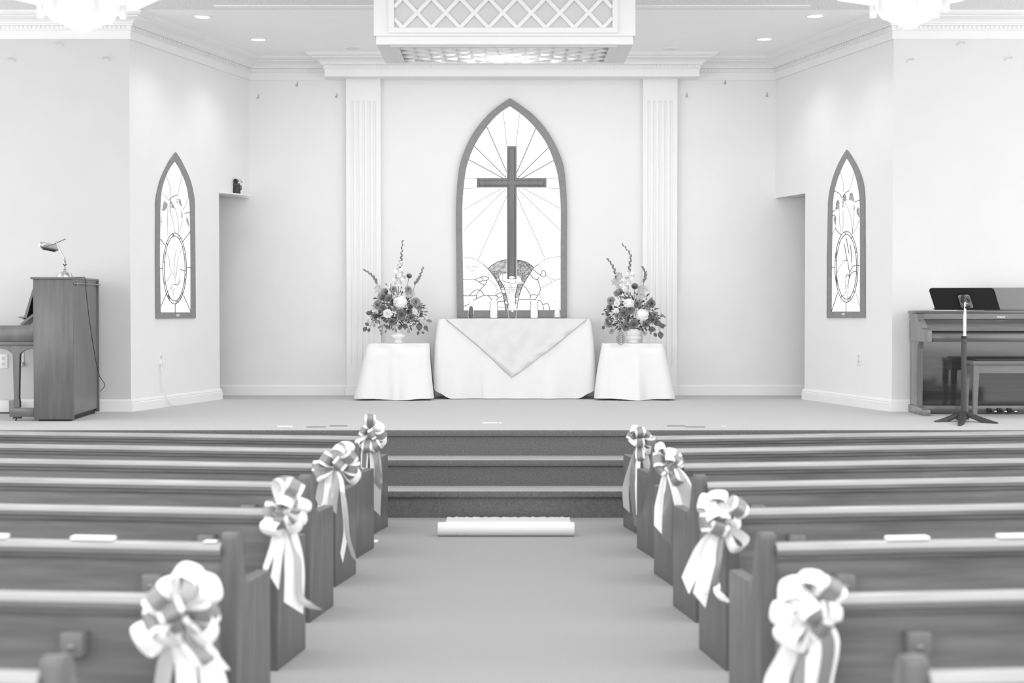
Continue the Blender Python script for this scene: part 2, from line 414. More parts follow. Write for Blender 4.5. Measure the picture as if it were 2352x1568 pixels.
stones = [[(590, 225), (680, 310), (760, 410), (850, 550), (920, 690), (980, 870), (1010, 1050), (1015, 1110)],
    [(680, 310), (760, 240), (900, 165), (1040, 135)], [(1240, 140), (1400, 175), (1500, 235), (1565, 290)],
    [(1650, 230), (1565, 290), (1490, 400), (1370, 600), (1300, 770), (1265, 900), (1240, 1080)],
    [(425, 515), (545, 475), (570, 460), (680, 475), (685, 510), (655, 540), (640, 590), (610, 630), (520, 725), (470, 790), (455, 830), (455, 885)],
    [(425, 515), (500, 565), (610, 630)], [(545, 475), (575, 500), (580, 535), (505, 565)], [(580, 535), (655, 540)],
    [(320, 835), (370, 770), (430, 725), (500, 718), (560, 755), (615, 820), (840, 835), (870, 880), (840, 920)], [(200, 830), (320, 835), (455, 825)],
    [(395, 925), (460, 885), (530, 850), (615, 825), (680, 832), (730, 880), (765, 925)], [(870, 880), (950, 840)], [(840, 830), (870, 790), (950, 765)],
    [(215, 1030), (270, 1015), (320, 985)], [(870, 950), (940, 940), (1000, 945)],
    [(1550, 325), (1680, 430), (1740, 470), (1790, 440), (1795, 390), (1760, 350), (1725, 350), (1715, 390), (1690, 430)],
    [(1490, 400), (1530, 470), (1590, 510), (1640, 515), (1670, 460)], [(1635, 515), (1690, 690), (1665, 790), (1630, 840), (1590, 915)],
    [(1365, 640), (1420, 690), (1470, 770), (1500, 820), (1490, 900)], [(1500, 820), (1570, 810), (1635, 830)], [(1270, 910), (1400, 905), (1490, 900), (1600, 910)],
    [(1625, 930), (1680, 920), (1710, 960), (1735, 1000), (1755, 1100)], [(1735, 1000), (1830, 985), (1860, 1040), (1870, 1105)],
    [(985, 650), (1010, 740), (1050, 900), (1070, 1010), (1040, 1110)], [(890, 500), (940, 580), (985, 650)], [(920, 690), (985, 660)], [(930, 720), (1000, 700)], [(960, 790), (1020, 775)],
    [(1255, 600), (1215, 770), (1205, 880), (1215, 1010)], [(1205, 900), (1265, 940)], [(1195, 950), (1250, 985)]]
finel = [[(200, 90), (350, 105), (480, 150), (590, 225)], [(2085, 75), (1940, 90), (1790, 130), (1650, 230)], [(200, 515), (425, 515)], [(690, 370), (688, 475)],
    [(685, 520), (760, 570), (830, 640), (860, 710), (830, 760), (825, 830)], [(860, 710), (910, 700)], [(830, 640), (870, 610)], [(870, 1060), (940, 1055), (1010, 1070)],
    [(1650, 230), (1700, 290), (1725, 350)], [(1690, 690), (1800, 630), (1910, 575), (2020, 515), (2070, 520)], [(1790, 435), (1850, 470), (1900, 500), (1970, 525)],
    [(1900, 500), (1875, 540), (1910, 575)], [(1665, 790), (1700, 850), (1660, 900)],
    [(990, 640), (1120, 640)], [(1000, 670), (1230, 670)], [(1010, 710), (1220, 710)], [(1030, 750), (1210, 750)], [(1030, 785), (1090, 785)], [(1035, 820), (1085, 820)], [(1045, 860), (1090, 860)],
    [(1050, 900), (1095, 900)], [(1060, 940), (1100, 940)], [(1130, 670), (1130, 710)], [(1165, 710), (1165, 750)], [(960, 410), (965, 530), (1020, 560)],
    [(1050, 560), (1150, 595), (1215, 575), (1195, 530)], [(1215, 575), (1270, 590), (1340, 570)], [(1020, 560), (1060, 570), (1100, 600), (1150, 670)], [(940, 540), (1000, 560), (1010, 600), (985, 650)],
    [(240, 255), (330, 280), (420, 265), (500, 290)], [(330, 290), (330, 340), (380, 360), (420, 340)]]
dark = [('dark_glass_piece', Z8([(700, 350), (760, 355), (900, 360), (1040, 380), (1040, 400), (960, 410), (910, 440), (890, 510), (850, 550), (780, 450)]), M['glass_d'], .0075),
    ('streaked_glass_piece', Z8([(680, 310), (760, 240), (900, 165), (1040, 135), (1040, 380), (900, 360), (760, 355), (700, 350)]), M['glass_m'], .0075),
    ('dark_glass_piece', Z8([(850, 550), (905, 510), (985, 650), (1010, 740), (1050, 900), (1070, 1010), (1040, 1110), (1012, 1110), (985, 900), (920, 690)]), M['glass_d'], .0075),
    ('dark_glass_piece', Z8([(1240, 140), (1400, 175), (1500, 235), (1565, 290), (1490, 400), (1370, 590), (1330, 560), (1310, 490), (1240, 440)]), M['glass_d'], .0075),
    ('dark_glass_piece', Z8([(1370, 590), (1255, 600), (1215, 770), (1205, 880), (1262, 870), (1300, 755), (1345, 655)]), M['glass_d'], .0075)]
for pg in ([(985, 660), (995, 690), (930, 720), (915, 695)], [(995, 700), (1015, 770), (960, 785), (940, 725)], [(1005, 945), (1050, 945), (1060, 985), (1010, 975)]):
    dark.append(('pale_glass_piece', Z8(pg), M['glass_w'], .0090))
w1 = window(1, outer, inner, projB, NB, rays[2:8] + [Z8(l) for l in stones], rays[:2] + rays[8:] + [Z8(l) for l in finel], dark)
# wooden cross mounted over the centre glass
c0 = P(1175, 641, DBK - .07)
cr = thing('wooden_cross', 'dark wooden cross mounted over the big stained glass window', 'cross', c0)
def crosspts(vx0, vx1, vy0, vy1, hx0, hx1, hy0, hy1, D):
    return [P(x, y, D) for x, y in ((vx0, vy1), (vx0, hy1), (hx0, hy1), (hx0, hy0), (vx0, hy0), (vx0, vy0), (vx1, vy0), (vx1, hy0), (hx1, hy0), (hx1, hy1), (vx1, hy1), (vx1, vy1))]
mb = MB(); mb.prism(crosspts(1164.5, 1186.5, 336, 641, 1095, 1255, 409, 430.5, DBK - .045), (0, -.03, 0), M['cross'], bev=.004); obj('cross_body', mb, cr, 25)
mb = MB(); mb.prism(crosspts(1168.5, 1182.5, 341, 636, 1100, 1250, 413.5, 426, DBK - .075), (0, -.004, 0), M['cross_dark']); obj('cross_border', mb, cr, 0)
mb = MB(); mb.prism(crosspts(1169.8, 1181.2, 342.5, 634, 1101.5, 1248.5, 414.8, 424.7, DBK - .078), (0, -.007, 0), M['cross'], bev=.002); obj('cross_face', mb, cr, 25)
mb = MB(); q = P(1175.5, 637, DBK - .078); mb.prism([q + Vector((.029 * math.cos(a_ * PI / 10), 0, .013 * math.sin(a_ * PI / 10))) for a_ in range(20)], (0, -.009, 0), M['paper']); oo = obj('foot_glare_spot', mb, cr); oo['label'] = 'painted oval glare spot at the foot'  # solid white oval standing in for a spot of glare
# side windows on the angled walls
def side(num, ang0, dirv, outw, ox, oy, outer, inner, lines, fine, leaves, grapes, ec, plaque, darkarcs):
    n = -outw; a0 = Vector((ang0.x, ang0.y, 0))
    proj = lambda x, y, h: PW(x, y, a0 + n * h, n)
    S = 3.92; Z = lambda l: px(l, ox, oy, S)
    ex, ey, rx, ry, rx2, ry2 = ec
    el = lambda r1, r2, t0, t1, k=40: [(ex + r1 * math.cos(t0 + (t1 - t0) * i / k), ey + r2 * math.sin(t0 + (t1 - t0) * i / k)) for i in range(k + 1)]
    dk = [('leaf_glass', Z(l), M['leafglass'], .0070) for l in leaves] + [('grape_glass', Z(l), M['grapeglass'], .0080) for l in grapes]
    for t0, t1 in darkarcs:
        dk.append(('ring_glass', Z(el(rx, ry, t0, t1, 16) + el(rx2, ry2, t1, t0, 16)), M['ringglass'], .0070))
    L = [Z(l) for l in lines] + [Z(el(rx, ry, 0, 2 * PI)), Z(el(rx2, ry2, 0, 2 * PI))]
    for k in range(10):
        t = 2 * PI * (k + .3) / 10; L.append(Z([(ex + rx * math.cos(t), ey + ry * math.sin(t)), (ex + rx2 * math.cos(t), ey + ry2 * math.sin(t))]))
    w = window(num, Z(outer), Z(inner), proj, n, L, [Z(l) for l in fine], dk, .014, .8)
    (x0, y0, x1, y1), = [plaque]
    mb = MB(); pts = [proj(x, y, .014) for x, y in Z([(x0, y1), (x1, y1), (x1, y0), (x0, y0)])]
    mb.prism(pts, n * .004, M['plastic_g']); o = obj('plaque', mb, w, 0); o['label'] = 'small pale plaque on the lower rail'
side(2, AL0, dL, nL, 340, 340,
     [(76, 1535), (72, 1000), (75, 480), (92, 375), (120, 275), (155, 195), (200, 110), (252, 38), (295, 105), (338, 190), (375, 275), (402, 370), (420, 480), (425, 1000), (429, 1530)],
     [(115, 1478), (108, 1000), (112, 560), (120, 410), (148, 295), (180, 215), (212, 160), (246, 118), (280, 170), (315, 240), (345, 315), (367, 410), (382, 520), (389, 1000), (389, 1478)],
     [[(190, 470), (225, 435), (262, 428)], [(330, 585), (355, 583), (382, 572)], [(310, 845), (385, 745)], [(110, 820), (152, 870)], [(110, 1083), (133, 1083)], [(345, 1076), (388, 1076)],
      [(118, 1420), (165, 1310)], [(385, 1475), (320, 1325)], [(244, 1402), (244, 1478)], [(235, 1225), (265, 1230), (290, 1190)], [(290, 1090), (310, 1100), (340, 1105)]],
     [[(165, 255), (195, 330), (205, 400), (195, 460)], [(303, 222), (290, 320), (262, 425)], [(122, 412), (160, 435), (185, 470)], [(368, 425), (340, 510), (310, 560)],
      [(245, 765), (225, 660), (200, 570)], [(178, 790), (175, 640), (180, 520)], [(275, 775), (268, 640), (245, 540)], [(283, 760), (310, 650)],
      [(160, 930), (190, 990), (200, 1090), (245, 1165), (250, 1220)], [(255, 910), (240, 1000), (235, 1100), (250, 1160)], [(275, 980), (262, 1060), (255, 1150)], [(285, 1150), (290, 1190)],
      [(235, 1225), (205, 1250), (230, 1285), (240, 1262)], [(165, 1210), (210, 1125)], [(165, 1310), (215, 1250)], [(225, 1290), (240, 1375)], [(285, 950), (318, 880)]],
     [[(125, 570), (135, 500), (150, 475), (180, 505), (165, 550)], [(188, 510), (205, 462), (245, 545), (212, 535)], [(270, 460), (290, 455), (312, 535), (285, 510)], [(345, 610), (365, 650), (370, 715), (345, 660)]],
     [[(190, 500), (215, 500), (208, 585), (195, 560)], [(252, 490), (262, 445), (280, 470), (268, 512)], [(298, 545), (315, 595), (308, 655), (296, 610)], [(114, 600), (128, 650), (120, 715), (112, 705)]],
     (240, 1083, 106, 319, 93, 292), (254, 1495, 280, 1515), [(.30 * PI, .48 * PI), (.52 * PI, .72 * PI), (1.42 * PI, 1.55 * PI), (.1 * PI, .3 * PI), (1.6 * PI, 1.72 * PI)])
side(3, AR0, dR, nR, 1880, 335,
     [(75, 1548), (76, 1000), (88, 500), (103, 390), (132, 280), (168, 185), (208, 105), (252, 35), (300, 105), (345, 185), (380, 270), (402, 360), (412, 480), (415, 1000), (416, 1546)],
     [(112, 1490), (114, 1000), (122, 520), (138, 400), (165, 300), (195, 220), (222, 160), (250, 108), (280, 155), (312, 220), (342, 315), (362, 420), (371, 540), (372, 1000), (372, 1490)],
     [[(140, 405), (190, 430), (212, 465), (240, 425), (275, 402)], [(325, 505), (368, 487)], [(118, 600), (150, 575)], [(115, 635), (145, 620)], [(150, 735), (170, 770), (205, 800)],
      [(117, 1093), (150, 1093)], [(345, 1076), (372, 1076)], [(117, 1490), (172, 1320)], [(248, 1408), (248, 1490)], [(230, 1035), (260, 1030), (270, 1090), (280, 1150), (275, 1190)],
      [(345, 1075), (310, 1085), (285, 1130)], [(250, 830), (265, 920), (275, 970)], [(232, 880), (245, 960), (258, 1030)], [(285, 890), (295, 970), (295, 1050)], [(245, 1180), (265, 1155), (280, 1190)], [(338, 1130), (300, 1140), (275, 1190)]],
     [[(193, 230), (220, 320), (225, 410)], [(317, 240), (300, 330), (275, 400)], [(150, 735), (117, 820)], [(185, 540), (190, 660), (195, 785)], [(220, 580), (222, 700), (215, 780)],
      [(235, 510), (280, 600), (300, 700), (303, 790)], [(320, 600), (305, 790)], [(368, 665), (340, 740), (305, 795)], [(370, 1440), (330, 1300)], [(165, 1150), (190, 1090), (230, 1035)],
      [(275, 1190), (250, 1300), (215, 1360)], [(240, 1290), (245, 1180)], [(275, 1190), (265, 1300), (262, 1370)]],
     [[(150, 575), (160, 500), (178, 482), (192, 515), (180, 570)], [(215, 490), (225, 440), (245, 435), (255, 490), (230, 500)], [(272, 490), (280, 425), (305, 418), (325, 500), (295, 490)],
      [(340, 580), (355, 550), (370, 560), (370, 650), (345, 615)], [(135, 660), (148, 615), (162, 650), (152, 730)]],
     [[(208, 500), (230, 490), (228, 540), (218, 585)], [(318, 520), (330, 560), (322, 612), (310, 570)]],
     (252, 1088, 104, 319, 91, 290), (212, 1505, 238, 1523), [(.36 * PI, .60 * PI), (.80 * PI, .96 * PI), (1.05 * PI, 1.22 * PI), (1.50 * PI, 1.60 * PI), (1.78 * PI, 1.86 * PI), (.05 * PI, .15 * PI)])

# ================================================================ CEILING FITTINGS
for i, (x, y, on, lab) in enumerate(((465, 38, 1, 'lit round recessed downlight on the left, nearer the chandelier'), (593, 90, 1, 'lit round recessed downlight on the left, nearer the back wall'),
        (1872, 36, 1, 'lit round recessed downlight on the right, nearer the chandelier'), (1756, 89, 1, 'lit round recessed downlight on the right, nearer the back wall'),
        (810, 110, 0, 'unlit round recessed downlight above the left pilaster'), (1540, 112, 0, 'unlit round recessed downlight above the right pilaster'))):
    p = PZ(x, y, CEIL)
    t = thing('recessed_downlight', lab, 'ceiling light', p, group='recessed downlights')
    mb = MB(); mb.lathe([(.078, 0), (.078, -.005), (.064, -.007), (.062, 0)], p, M['white'], 28); obj('trim_ring', mb, t)
    mb = MB(); mb.lathe([(.062, -.001), (.062, -.0045), (.03, -.0055)], p, M['down'] if on else M['offlens'], 28); obj('lens', mb, t)
    if on:
        l = bpy.data.lights.new('downlight_lamp', 'SPOT'); l.energy = 8; l.spot_size = R(120); l.spot_blend = .8; l.shadow_soft_size = .06
        o = bpy.data.objects.new('downlight_lamp', l); C.objects.link(o); o.location = p + Vector((0, 0, -.02)); o.parent = t; o.location = (0, 0, -.02)
# hanging lattice light box
BD0, BD1 = 11.3, 12.2
zb = P(1158, 102, BD0).z
bx0 = P(864, 102, BD0).x; bx1 = P(1454, 102, BD0).x
bt = thing('lattice_light_box', 'white ceiling light box with diamond lattice panels above the steps', 'light box', ((bx0 + bx1) / 2, (BD0 + BD1) / 2, zb))
mb = MB()
mb.box((bx0, BD0 + .004, zb + .02), (bx1, BD0 + .03, CEIL), M['whitebox']); mb.box((bx0, BD1 - .03, zb + .02), (bx1, BD1, CEIL), M['whitebox'])
mb.box((bx0, BD0 + .03, zb + .02), (bx0 + .03, BD1 - .03, CEIL), M['whitebox']); mb.box((bx1 - .03, BD0 + .03, zb + .02), (bx1, BD1 - .03, CEIL), M['whitebox'])
e = .015; zl = P(1158, 83, BD0).z
mb.box((bx0 - e, BD0 - e, zl), (bx1 + e, BD0 + .01, CEIL - .001), M['whitebox']); mb.box((bx0 - e, BD1 - .01, zl), (bx1 + e, BD1 + e, CEIL - .001), M['whitebox'])
mb.box((bx0 - e, BD0 + .01, zl), (bx0 + .01, BD1 - .01, CEIL - .001), M['whitebox']); mb.box((bx1 - .01, BD0 + .01, zl), (bx1 + e, BD1 - .01, CEIL - .001), M['whitebox'])
# bottom rim
ix0 = P(896, 104, BD0).x; ix1 = P(1418, 104, BD0).x
mb.box((bx0, BD0 + .004, zb), (ix0, BD1, zb + .02), M['whitebox']); mb.box((ix1, BD0 + .004, zb), (bx1, BD1, zb + .02), M['whitebox'])
mb.box((ix0, BD0 + .004, zb), (ix1, BD0 + .06, zb + .02), M['whitebox']); mb.box((ix0, BD1 - .06, zb), (ix1, BD1, zb + .02), M['whitebox'])
obj('box_body', mb, bt, 0)
def lattice(mb, x0, x1, pt, nx, ny, half, dep, v0, v1, shift=0.0, vcross=0.0):
    # nx, ny: half width and half height of one diamond
    """diagonal bars in the (u, v) rectangle, pt(u, v, d) gives the point"""
    pu = nx; pv = ny
    def clip(a, b):
        t0, t1 = 0.0, 1.0
        for lo, hi, s, d in ((x0, x1, a[0], b[0] - a[0]), (v0, v1, a[1], b[1] - a[1])):
            if abs(d) < 1e-9: continue
            q0, q1 = (lo - s) / d, (hi - s) / d
            if q0 > q1: q0, q1 = q1, q0
            t0 = max(t0, q0); t1 = min(t1, q1)
        if t1 - t0 < 1e-4: return None
        return ((a[0] + (b[0] - a[0]) * t0, a[1] + (b[1] - a[1]) * t0), (a[0] + (b[0] - a[0]) * t1, a[1] + (b[1] - a[1]) * t1))
    h = v1 - v0; k = int((x1 - x0) / pu) + int(h / pv) + 6
    for i in range(-k, k + 1):
        for sg in (1, -1):
            ua = shift + i * pu * 2; n = int(h / pv) + 3
            seg = clip((ua - sg * n * pu, vcross - n * pv), (ua + sg * n * pu, vcross + n * pv))
            if not seg: continue
            (a0, a1), (b0, b1) = seg; du, dv = b0 - a0, b1 - a1; L = math.hypot(du, dv)
            if L < .01: continue
            nu, nv = -dv / L * half, du / L * half
            q = [(a0 + nu, a1 + nv), (a0 - nu, a1 - nv), (b0 - nu, b1 - nv), (b0 + nu, b1 + nv)]
            near = [pt(u, v, 0 if sg > 0 else .0015) for u, v in q]; off = pt(q[0][0], q[0][1], dep - (0 if sg > 0 else .003)) - pt(q[0][0], q[0][1], 0)
            mb.prism(near, off, M['whitebox'])
mpx = BD0 / F
fx0, fx1 = P(906, 65, BD0).x, P(1406, 65, BD0).x; fz = P(1155, 65, BD0).z; ztop = CEIL - .06
mb = MB()
o0, o1, oz = P(893, 77, BD0).x, P(1418, 77, BD0).x, P(1155, 77, BD0).z
yf = BD0 - e
mb.box((o0, yf - .02, oz), (o1, yf, fz), M['whitebox'], bev=.003); mb.box((o0, yf - .02, ztop), (o1, yf, CEIL - .02), M['whitebox'])
mb.box((o0, yf - .02, fz), (fx0, yf, ztop), M['whitebox']); mb.box((fx1, yf - .02, fz), (o1, yf, ztop), M['whitebox'])
lattice(mb, fx0, fx1, lambda u, v, d: Vector((u, yf - .016 + d, v)), 32.6 * mpx, 34 * mpx, 4.2 * mpx, .016, fz, ztop, shift=P(1155, 31, BD0).x, vcross=P(1155, 31, BD0).z)
obj('front_lattice', mb, bt, 0)
mb = MB(); mb.box((fx0 - .005, yf - .003, fz - .005), (fx1 + .005, yf - .0005, ztop + .005), M['boxpanel']); obj('front_backing', mb, bt, 0)
mb = MB(); zi = zb + .002
mb.box((ix0, BD0 + .05, zb - .006), (ix1, BD0 + .11, zb + .004), M['whitebox']); mb.box((ix0, BD1 - .07, zb - .006), (ix1, BD1 - .05, zb + .004), M['whitebox'])
mb.box((ix0, BD0 + .11, zb - .006), (ix0 + .05, BD1 - .07, zb + .004), M['whitebox']); mb.box((ix1 - .05, BD0 + .11, zb - .006), (ix1, BD1 - .07, zb + .004), M['whitebox'])
lattice(mb, ix0 + .05, ix1 - .05, lambda u, v, d: Vector((u, v, zb + d)), .0995, .095, .008, .03, BD0 + .11, BD1 - .07, shift=0, vcross=BD0 + .2)
obj('bottom_lattice', mb, bt, 0)
mb = MB(); mb.box((bx0 + .03, BD0 + .03, zb + .16), (bx1 - .03, BD1 - .03, zb + .17), M['whitebox'])
obj('inner_panel', mb, bt, 0)
l = bpy.data.lights.new('box_lamp', 'POINT'); l.energy = 4; l.shadow_soft_size = .05
o = bpy.data.objects.new('box_lamp', l); C.objects.link(o); o.parent = bt; o.location = (0, .15, .12)
# hexagonal pendant lanterns
def lantern(cxp, y_side, y_tip, Dn, rot, lab):
    r = 93.5 * Dn / F if cxp < 1000 else 84 * Dn / F
    c = P(cxp, y_side, Dn); ztip = P(cxp, y_tip, Dn).z; z0_ = c.z
    t = thing('pendant_lantern', lab, 'ceiling lamp', (c.x, Dn, ztip), group='pendant lanterns')
    hexp = [Vector((c.x + r * math.cos(rot + k * PI / 3), Dn + r * math.sin(rot + k * PI / 3), 0)) for k in range(6)]
    zt = z0_ + .34
    for k in range(6):
        a, b = hexp[k], hexp[(k + 1) % 6]
        mb = MB(); q = [a + Vector((0, 0, z0_ + .012)), b + Vector((0, 0, z0_ + .012)), b + Vector((0, 0, zt)), a + Vector((0, 0, zt))]
        cc = Vector((c.x, Dn, 0)); inn = ((cc - (a + b) / 2)).normalized() * .006
        mb.prism([p + inn * 1.6 for p in q], inn, M['lamp']); obj('glass_panel', mb, t, 0)
    for k in range(6):
        mb = MB(); a = hexp[k]; mb.box((a.x - .016, a.y - .016, z0_ - .008), (a.x + .016, a.y + .016, zt), M['lampf'], bev=.004, rot=Matrix.Rotation(rot + k * PI / 3, 3, 'Z')); obj('corner_post', mb, t)
    mb = MB(); H_ = z0_ - ztip
    mb.lathe([(r * .80, H_ + .01), (r * .80, H_ * .92), (r * .74, H_ * .75), (r * .62, H_ * .70), (r * .60, H_ * .60), (r * .46, H_ * .45), (r * .43, H_ * .36), (r * .30, H_ * .28), (r * .24, H_ * .10), (r * .15, .0)], (c.x, Dn, ztip), M['lamp'], 24)
    obj('stepped_bowl', mb, t, 20)
    mb = MB(); top = [p + Vector((0, 0, z0_ + .055)) for p in hexp]
    cc = Vector((c.x, Dn, 0)); flare = [cc + (p - cc) * 2.0 + Vector((0, 0, z0_ + .10)) for p in hexp]; fl2 = [p + Vector((0, 0, .012)) for p in flare]; tp2 = [p + Vector((0, 0, .012)) for p in top]
    for k in range(6):
        j = (k + 1) % 6; mb.add([top[k], top[j], flare[j], flare[k], tp2[k], tp2[j], fl2[j], fl2[k]], [[0, 1, 2, 3], [7, 6, 5, 4], [3, 2, 6, 7]], M['lamp'])
    obj('flared_reflector', mb, t, 0)
    mb = MB(); mb.lathe([(r * 1.0, zt), (r * .4, zt + .06), (.02, zt + .1), (.016, CEIL - .03), (.07, CEIL - .025), (.075, CEIL - .004)], (c.x, Dn, 0), M['lampf'], 20); obj('hanging_rod', mb, t)
    l = bpy.data.lights.new('lantern_lamp', 'POINT'); l.energy = 5; l.shadow_soft_size = .15
    o = bpy.data.objects.new('lantern_lamp', l); C.objects.link(o); o.parent = t; o.location = (0, 0, -.12)
lantern(188, 38, 71, 8.3, 0.05, 'glowing white hexagonal pendant lantern at the top left')
lantern(2088, 30, 64, 8.6, PI / 6 + .02, 'glowing white hexagonal pendant lantern at the top right')
# wall hooks
for x, y, n_, wall, lab in ((28, 136, 'L', 0, 'metal hook high on the left flat wall, leftmost of three'), (137, 100, 'L', 0, 'metal hook high on the left flat wall just under the crown moulding'),
        (245, 134, 'L', 0, 'bent wire hook high on the left flat wall near the corner'), (594, 221, 'B', 0, 'small hook on the back wall beside the left angled wall'),
        (683, 193, 'B', 0, 'small hook under the crown moulding between left corner and left pilaster'), (774, 219, 'B', 0, 'small hook on the back wall just left of the left pilaster'),
        (1578, 218, 'B', 0, 'small hook on the back wall just right of the right pilaster'), (1666, 188, 'B', 0, 'small hook under the crown moulding between right pilaster and right corner'),
        (1762, 217, 'B', 0, 'small hook on the back wall beside the right angled wall'), (2090, 138, 'R', 0, 'bent wire hook high on the right flat wall near the corner'),
        (2207, 99, 'R', 0, 'metal hook high on the right flat wall just under the crown moulding'), (2316, 134, 'R', 0, 'metal hook high on the right flat wall, rightmost of three')):
    D = DBK if n_ == 'B' else DFL
    p = P(x, y, D); mb = MB()
    if n_ == 'B':
        mb.box(p + Vector((-.004, -.004, -.012)), p + Vector((.004, 0, .02)), M['hook'])
        mb.tube(smoothline([p + Vector((0, -.003, -.002)), p + Vector((-.012, -.012, -.012)), p + Vector((-.006, -.02, -.022)), p + Vector((.008, -.022, -.016))], 4), .0032, M['hook'], 5)
    else:
        s = 1 if n_ == 'L' else -1
        mb.tube(smoothline([p + Vector((-.03 * s, -.003, .012)), p + Vector((-.028 * s, -.02, -.004)), p + Vector((-.01 * s, -.024, .008)), p + Vector((.012 * s, -.02, .004)), p + Vector((.03 * s, -.004, -.02))], 4), .0035, M['plastic_g'], 5)
    tag(obj('wall_hook', mb), lab, 'hook', 'small hooks high on the walls')
# ================================================================ ALTAR TABLES, CLOTHS
def rrect(x0, x1, y0, y1, r, n=160):
    """points round a rounded rectangle, starting front middle going to +x, with outward normals"""
    w, d = x1 - x0, y1 - y0; seg = [('l', (w / 2 - r)), ('a', r * PI / 2), ('l', d - 2 * r), ('a', r * PI / 2), ('l', w - 2 * r), ('a', r * PI / 2), ('l', d - 2 * r), ('a', r * PI / 2), ('l', (w / 2 - r))]
    L = sum(s[1] for s in seg); out = []
    for i in range(n):
        s = L * i / n; k = 0
        while s > seg[k][1] and k < 8: s -= seg[k][1]; k += 1
        q = s
        if k == 0: p = ((x0 + x1) / 2 + q, y0); nn = (0, -1)
        elif k == 8: p = (x0 + r + q, y0); nn = (0, -1)
        elif k == 2: p = (x1, y0 + r + q); nn = (1, 0)
        elif k == 4: p = (x1 - r - q, y1); nn = (0, 1)
        elif k == 6: p = (x0, y1 - r - q); nn = (-1, 0)
        else:
            c = {1: (x1 - r, y0 + r), 3: (x1 - r, y1 - r), 5: (x0 + r, y1 - r), 7: (x0 + r, y0 + r)}[k]
            a = {1: -PI / 2, 3: 0, 5: PI / 2, 7: PI}[k] + q / r
            nn = (math.cos(a), math.sin(a)); p = (c[0] + r * nn[0], c[1] + r * nn[1])
        out.append((p, nn))
    return out
def drape(mb, x0, x1, y0, y1, zt, flare, hem, fold, mt, r=.05, n=200, rows=22):
    pr = rrect(x0, x1, y0, y1, r, n); cx, cy = (x0 + x1) / 2, (y0 + y1) / 2
    g = []
    for s in (0, .6, .97): g.append([Vector((cx + (p[0] - cx) * s, cy + (p[1] - cy) * s, zt)) for p, q in pr])
    for k in range(rows + 1):
        v = k / rows; row = []
        for p, q in pr:
            zh = hem(p, q); z = zt - .004 - (zt - .004 - zh) * v
            o = (flare(p, q, v) + fold(p, q, v)) + .006 * min(1, v * 12)
            row.append(Vector((p[0] + q[0] * o, p[1] + q[1] * o, z)))
        g.append(row)
    mb.grid(g, mt, close=True)
# communion table
TX0, TX1 = P(1007, 733, 14.86).x, P(1356, 733, 14.86).x; TY0, TY1 = 14.84, 15.36; TZ = P(1180, 733, 14.84).z
t = thing('altar_table', 'plain table mostly hidden under the big white altar cloth', 'table', ((TX0 + TX1) / 2, (TY0 + TY1) / 2, STAGE))
mb = MB(); mb.box((TX0 + .01, TY0 + .01, TZ - .04), (TX1 - .01, TY1 - .01, TZ - .006), M['bench'], bev=.004); obj('tabletop', mb, t)
for sx in (TX0 + .07, TX1 - .07):
    for sy in (TY0 + .07, TY1 - .06):
        mb = MB(); mb.tube([(sx, sy, TZ - .04), (sx, sy, STAGE)], [.024, .016], M['stand_plate'], 10); obj('leg', mb, t)
def hemC(p, q):
    d = max(0, abs(p[0] - (TX0 + TX1) / 2) - .57); e = min(1, max(0, (p[1] - TY0 - .01) / .10)); c = min(1, d / .13)
    return STAGE + .006 + (.13 * e + .075 * c * c) * (1 if p[1] < TY1 - .1 else .4)
def flC(p, q, v):
    side_ = abs(q[0]); return (.035 * math.sin(min(1, v * 1.0) * PI * .62)) * side_ + .05 * v * abs(q[1]) * (1 - .5 * v)
def foC(p, q, v):
    x = p[0]; e = 0
    if q[1] < -.5:
        e = .006 * math.sin(x * 9 + 1) * v + .018 * v ** 2 * math.sin(x * 14 + v * 3) * (abs(x) > .28) + .01 * v ** 3 * math.sin(x * 23)
    return e + .012 * v * math.sin(p[1] * 22) * abs(q[0])
mb = MB(); drape(mb, TX0, TX1, TY0, TY1, TZ, flC, hemC, foC, M['cloth'], r=.035, n=260)
tag(obj('altar_cloth', mb, smooth=60), 'large white cloth over the long altar table under the big window', 'tablecloth')
# satin overlay folded to a point
def foldO(x, z): return .004 * math.sin(x * 16 + z * 8) + .003 * math.sin(x * 31 - z * 17)
mb = MB(); rows = []; xa, xb = P(1024, 733, 14.83).x, P(1348, 733, 14.83).x; tipx, tipz = P(1175, 868, 14.79).x, P(1175, 868, 14.79).z
for j in range(3):
    u = j / 3; rows.append([Vector((xa + .30 * (1 - u) + (xb - xa - .6 * (1 - u)) * i / 40, TY1 - .06 - (TY1 - .06 - TY0) * u, TZ + .0045)) for i in range(41)])
nr = 34
for j in range(nr + 1):
    v = j / nr; z = TZ + .003 - (TZ - tipz) * v; row = []
    l = xa + (tipx - xa) * (v + .035 * math.sin(v * PI)); r_ = xb + (tipx - xb) * (v - .02 * math.sin(v * PI))
    vv = (TZ - z) / (TZ - STAGE)
    for i in range(41):
        x = l + (r_ - l) * i / 40
        edge = min(x - l, r_ - x); puff = .016 * math.exp(-((edge - .05) / .035) ** 2) * (.5 + .5 * math.sin((x * .7 + z) * 34)) * (v > .1)
        y = TY0 - (.05 * vv * (1 - .5 * vv) + .006) - .010 - puff - foldO(x, z) * min(1, v * 4) + .006 * math.sin(x * 9 + 1) * vv * 0
        row.append(Vector((x, y, z)))
    rows.append(row)
mb.grid(rows, M['satin'])
mb.tube([r[0] + Vector((0, -.001, 0)) for r in rows[3:]], .0022, M['hem'], 5); mb.tube([r[-1] + Vector((0, -.001, 0)) for r in rows[3:]], .0022, M['hem'], 5)
tag(obj('satin_overlay', mb, smooth=60), 'white satin overlay hanging to a point on the front of the altar cloth', 'cloth')
